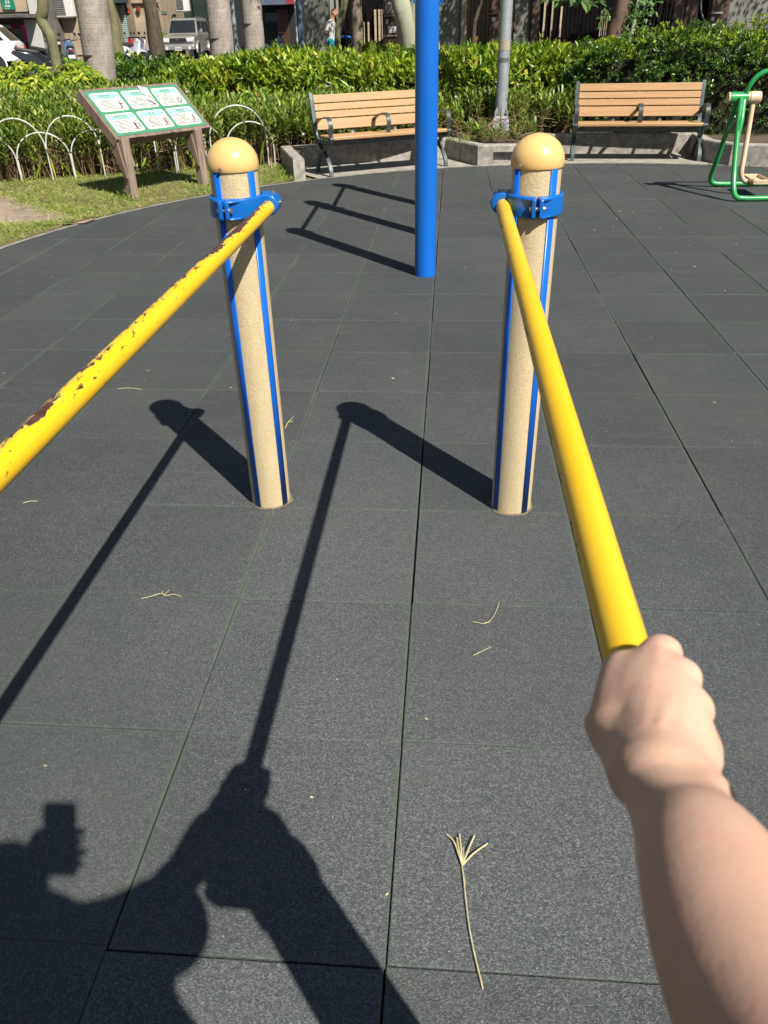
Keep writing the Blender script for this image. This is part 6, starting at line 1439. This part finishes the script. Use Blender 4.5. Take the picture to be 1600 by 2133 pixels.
def scooter(loc, rz, label, col, col2):
    t = thing('scooter', loc, label, 'scooter', rz, 'scooters parked along the street')      # front is -y
    for y in (-.62, .60):
        k = MB(); k.lathe([(.15, -.05), (.225, -.05), (.24, -.025), (.24, .025), (.225, .05), (.15, .05)], (0, y, .24), 20, 'X'); o = k.build('wheel', tyre, t); k = MB(); k.lathe([(.001, -.055), (.06, -.055), (.15, -.03), (.15, .03), (.06, .055), (.001, .055)], (0, y, .24), 16, 'X'); k.build('rim', rimm, o)
    k = MB(); k.loft([[Vector((s_*w_, y, z)) for s_, z in ((-1, z0), (1, z0), (.8, z1), (-.8, z1))] for y, w_, z0, z1 in ((-.12, .13, .26, .34), (.05, .17, .27, .55), (.3, .19, .32, .70), (.6, .15, .50, .76), (.82, .07, .66, .78))]); bevel(k.build('rear_body', col, t), .03, 3)
    k = MB(); k.loft([[Vector((-w_, y, z)), Vector((w_, y, z)), Vector((w_*.8, y+.10, z+.02)), Vector((-w_*.8, y+.10, z+.02))] for y, z, w_ in ((-.22, .26, .16), (-.34, .55, .20), (-.44, .85, .19), (-.42, .99, .11))]); k.loft([[Vector((s_*w_, y, z)) for s_, z in ((-1, z0), (1, z0), (1, z1), (-1, z1))] for y, w_, z0, z1 in ((-.86, .05, .42, .46), (-.7, .09, .46, .52), (-.5, .10, .48, .60), (-.36, .12, .45, .72))]); bevel(k.build('front_fairing', col, t), .02, 2)
    k = MB(); k.box((0, -.05, .27), (.30, .42, .06)); bevel(k.build('footboard', black, t), .02); k = MB(); k.loft([[Vector((s_*w_, y, z)) for s_, z in ((-1, z0), (1, z0), (.85, z0+.10), (-.85, z0+.10))] for y, w_, z0 in ((-.02, .10, .66), (.2, .15, .69), (.5, .14, .74), (.74, .09, .78))]); bevel(k.build('seat', black, t), .03, 3)
    k = MB(); k.tube(curve([(-.33, -.28, 1.02), (-.16, -.36, 1.0), (0, -.40, .98), (.16, -.36, 1.0), (.33, -.28, 1.02)], 5), .016, 8); k.box((0, -.42, 1.0), (.22, .14, .12)); hb = bevel(k.build('handlebar', black, t), .02)
    for s_ in (-1, 1): k = MB(); k.tube([(s_*.2, -.36, 1.02), (s_*.27, -.38, 1.16)], .008, 6); k.lathe([(.001, -.01), (.05, -.008), (.055, .012), (.001, .015)], (s_*.28, -.38, 1.20), 14, 'Y'); k.build('mirror', black, hb)
    k = MB(); k.box((0, -.50, .93), (.14, .05, .09)); bevel(k.build('headlight', lampm, t), .02); k = MB(); k.box((0, .83, .70), (.13, .05, .07)); bevel(k.build('tail_light', redl, t), .015); k = MB(); k.box((0, .86, .50), (.24, .012, .13)); k.build('licence_plate', paper, t); k = MB(); k.loft([[Vector((s_*.09, y, z)) for s_ in (-1, 1)] + [Vector((s_*.09, y+.02, z+.02)) for s_ in (1, -1)] for y, z in ((.60, .52), (.84, .44), (.93, .34))]); k.build('mudguard', col2, t)
blues = paint('scooter_blue', (.09, .17, .27), .2); blks = paint('scooter_black', (.02, .022, .026), .1); whs = paint('scooter_white', (.62, .63, .66), .1); reds = paint('scooter_red', (.45, .03, .02), .1); greys = paint('scooter_silver', (.35, .38, .42), .4)
def sc_at(px, Y, rz, *a): scooter((at(px, 90, Y).x, Y, ZS), math.radians(rz), *a)
sc_at(143, 31.5, 205, 'slate-blue scooter between the mossy trunk and the thick palm', blues, blks)
sc_at(76, 28.5, 118, 'black scooter behind the white car\'s tail', blks, blks)
sc_at(98, 30.0, 75, 'black scooter right behind the mossy crooked trunk', blks, blks)
sc_at(186, 37.5, 10, 'red scooter peeking out left of the thick palm', reds, blks)
sc_at(271, 38.0, 150, 'white and red scooter left of the dark straight trunk', whs, reds)
sc_at(283, 40.0, 140, 'silver-blue scooter beside the white and red scooter', greys, whs)
sc_at(262, 41.5, 160, 'red scooter behind the white scooters', reds, whs)
sc_at(572, 38.0, 60, 'pale blue and white scooter in the dark passage', greys, whs)
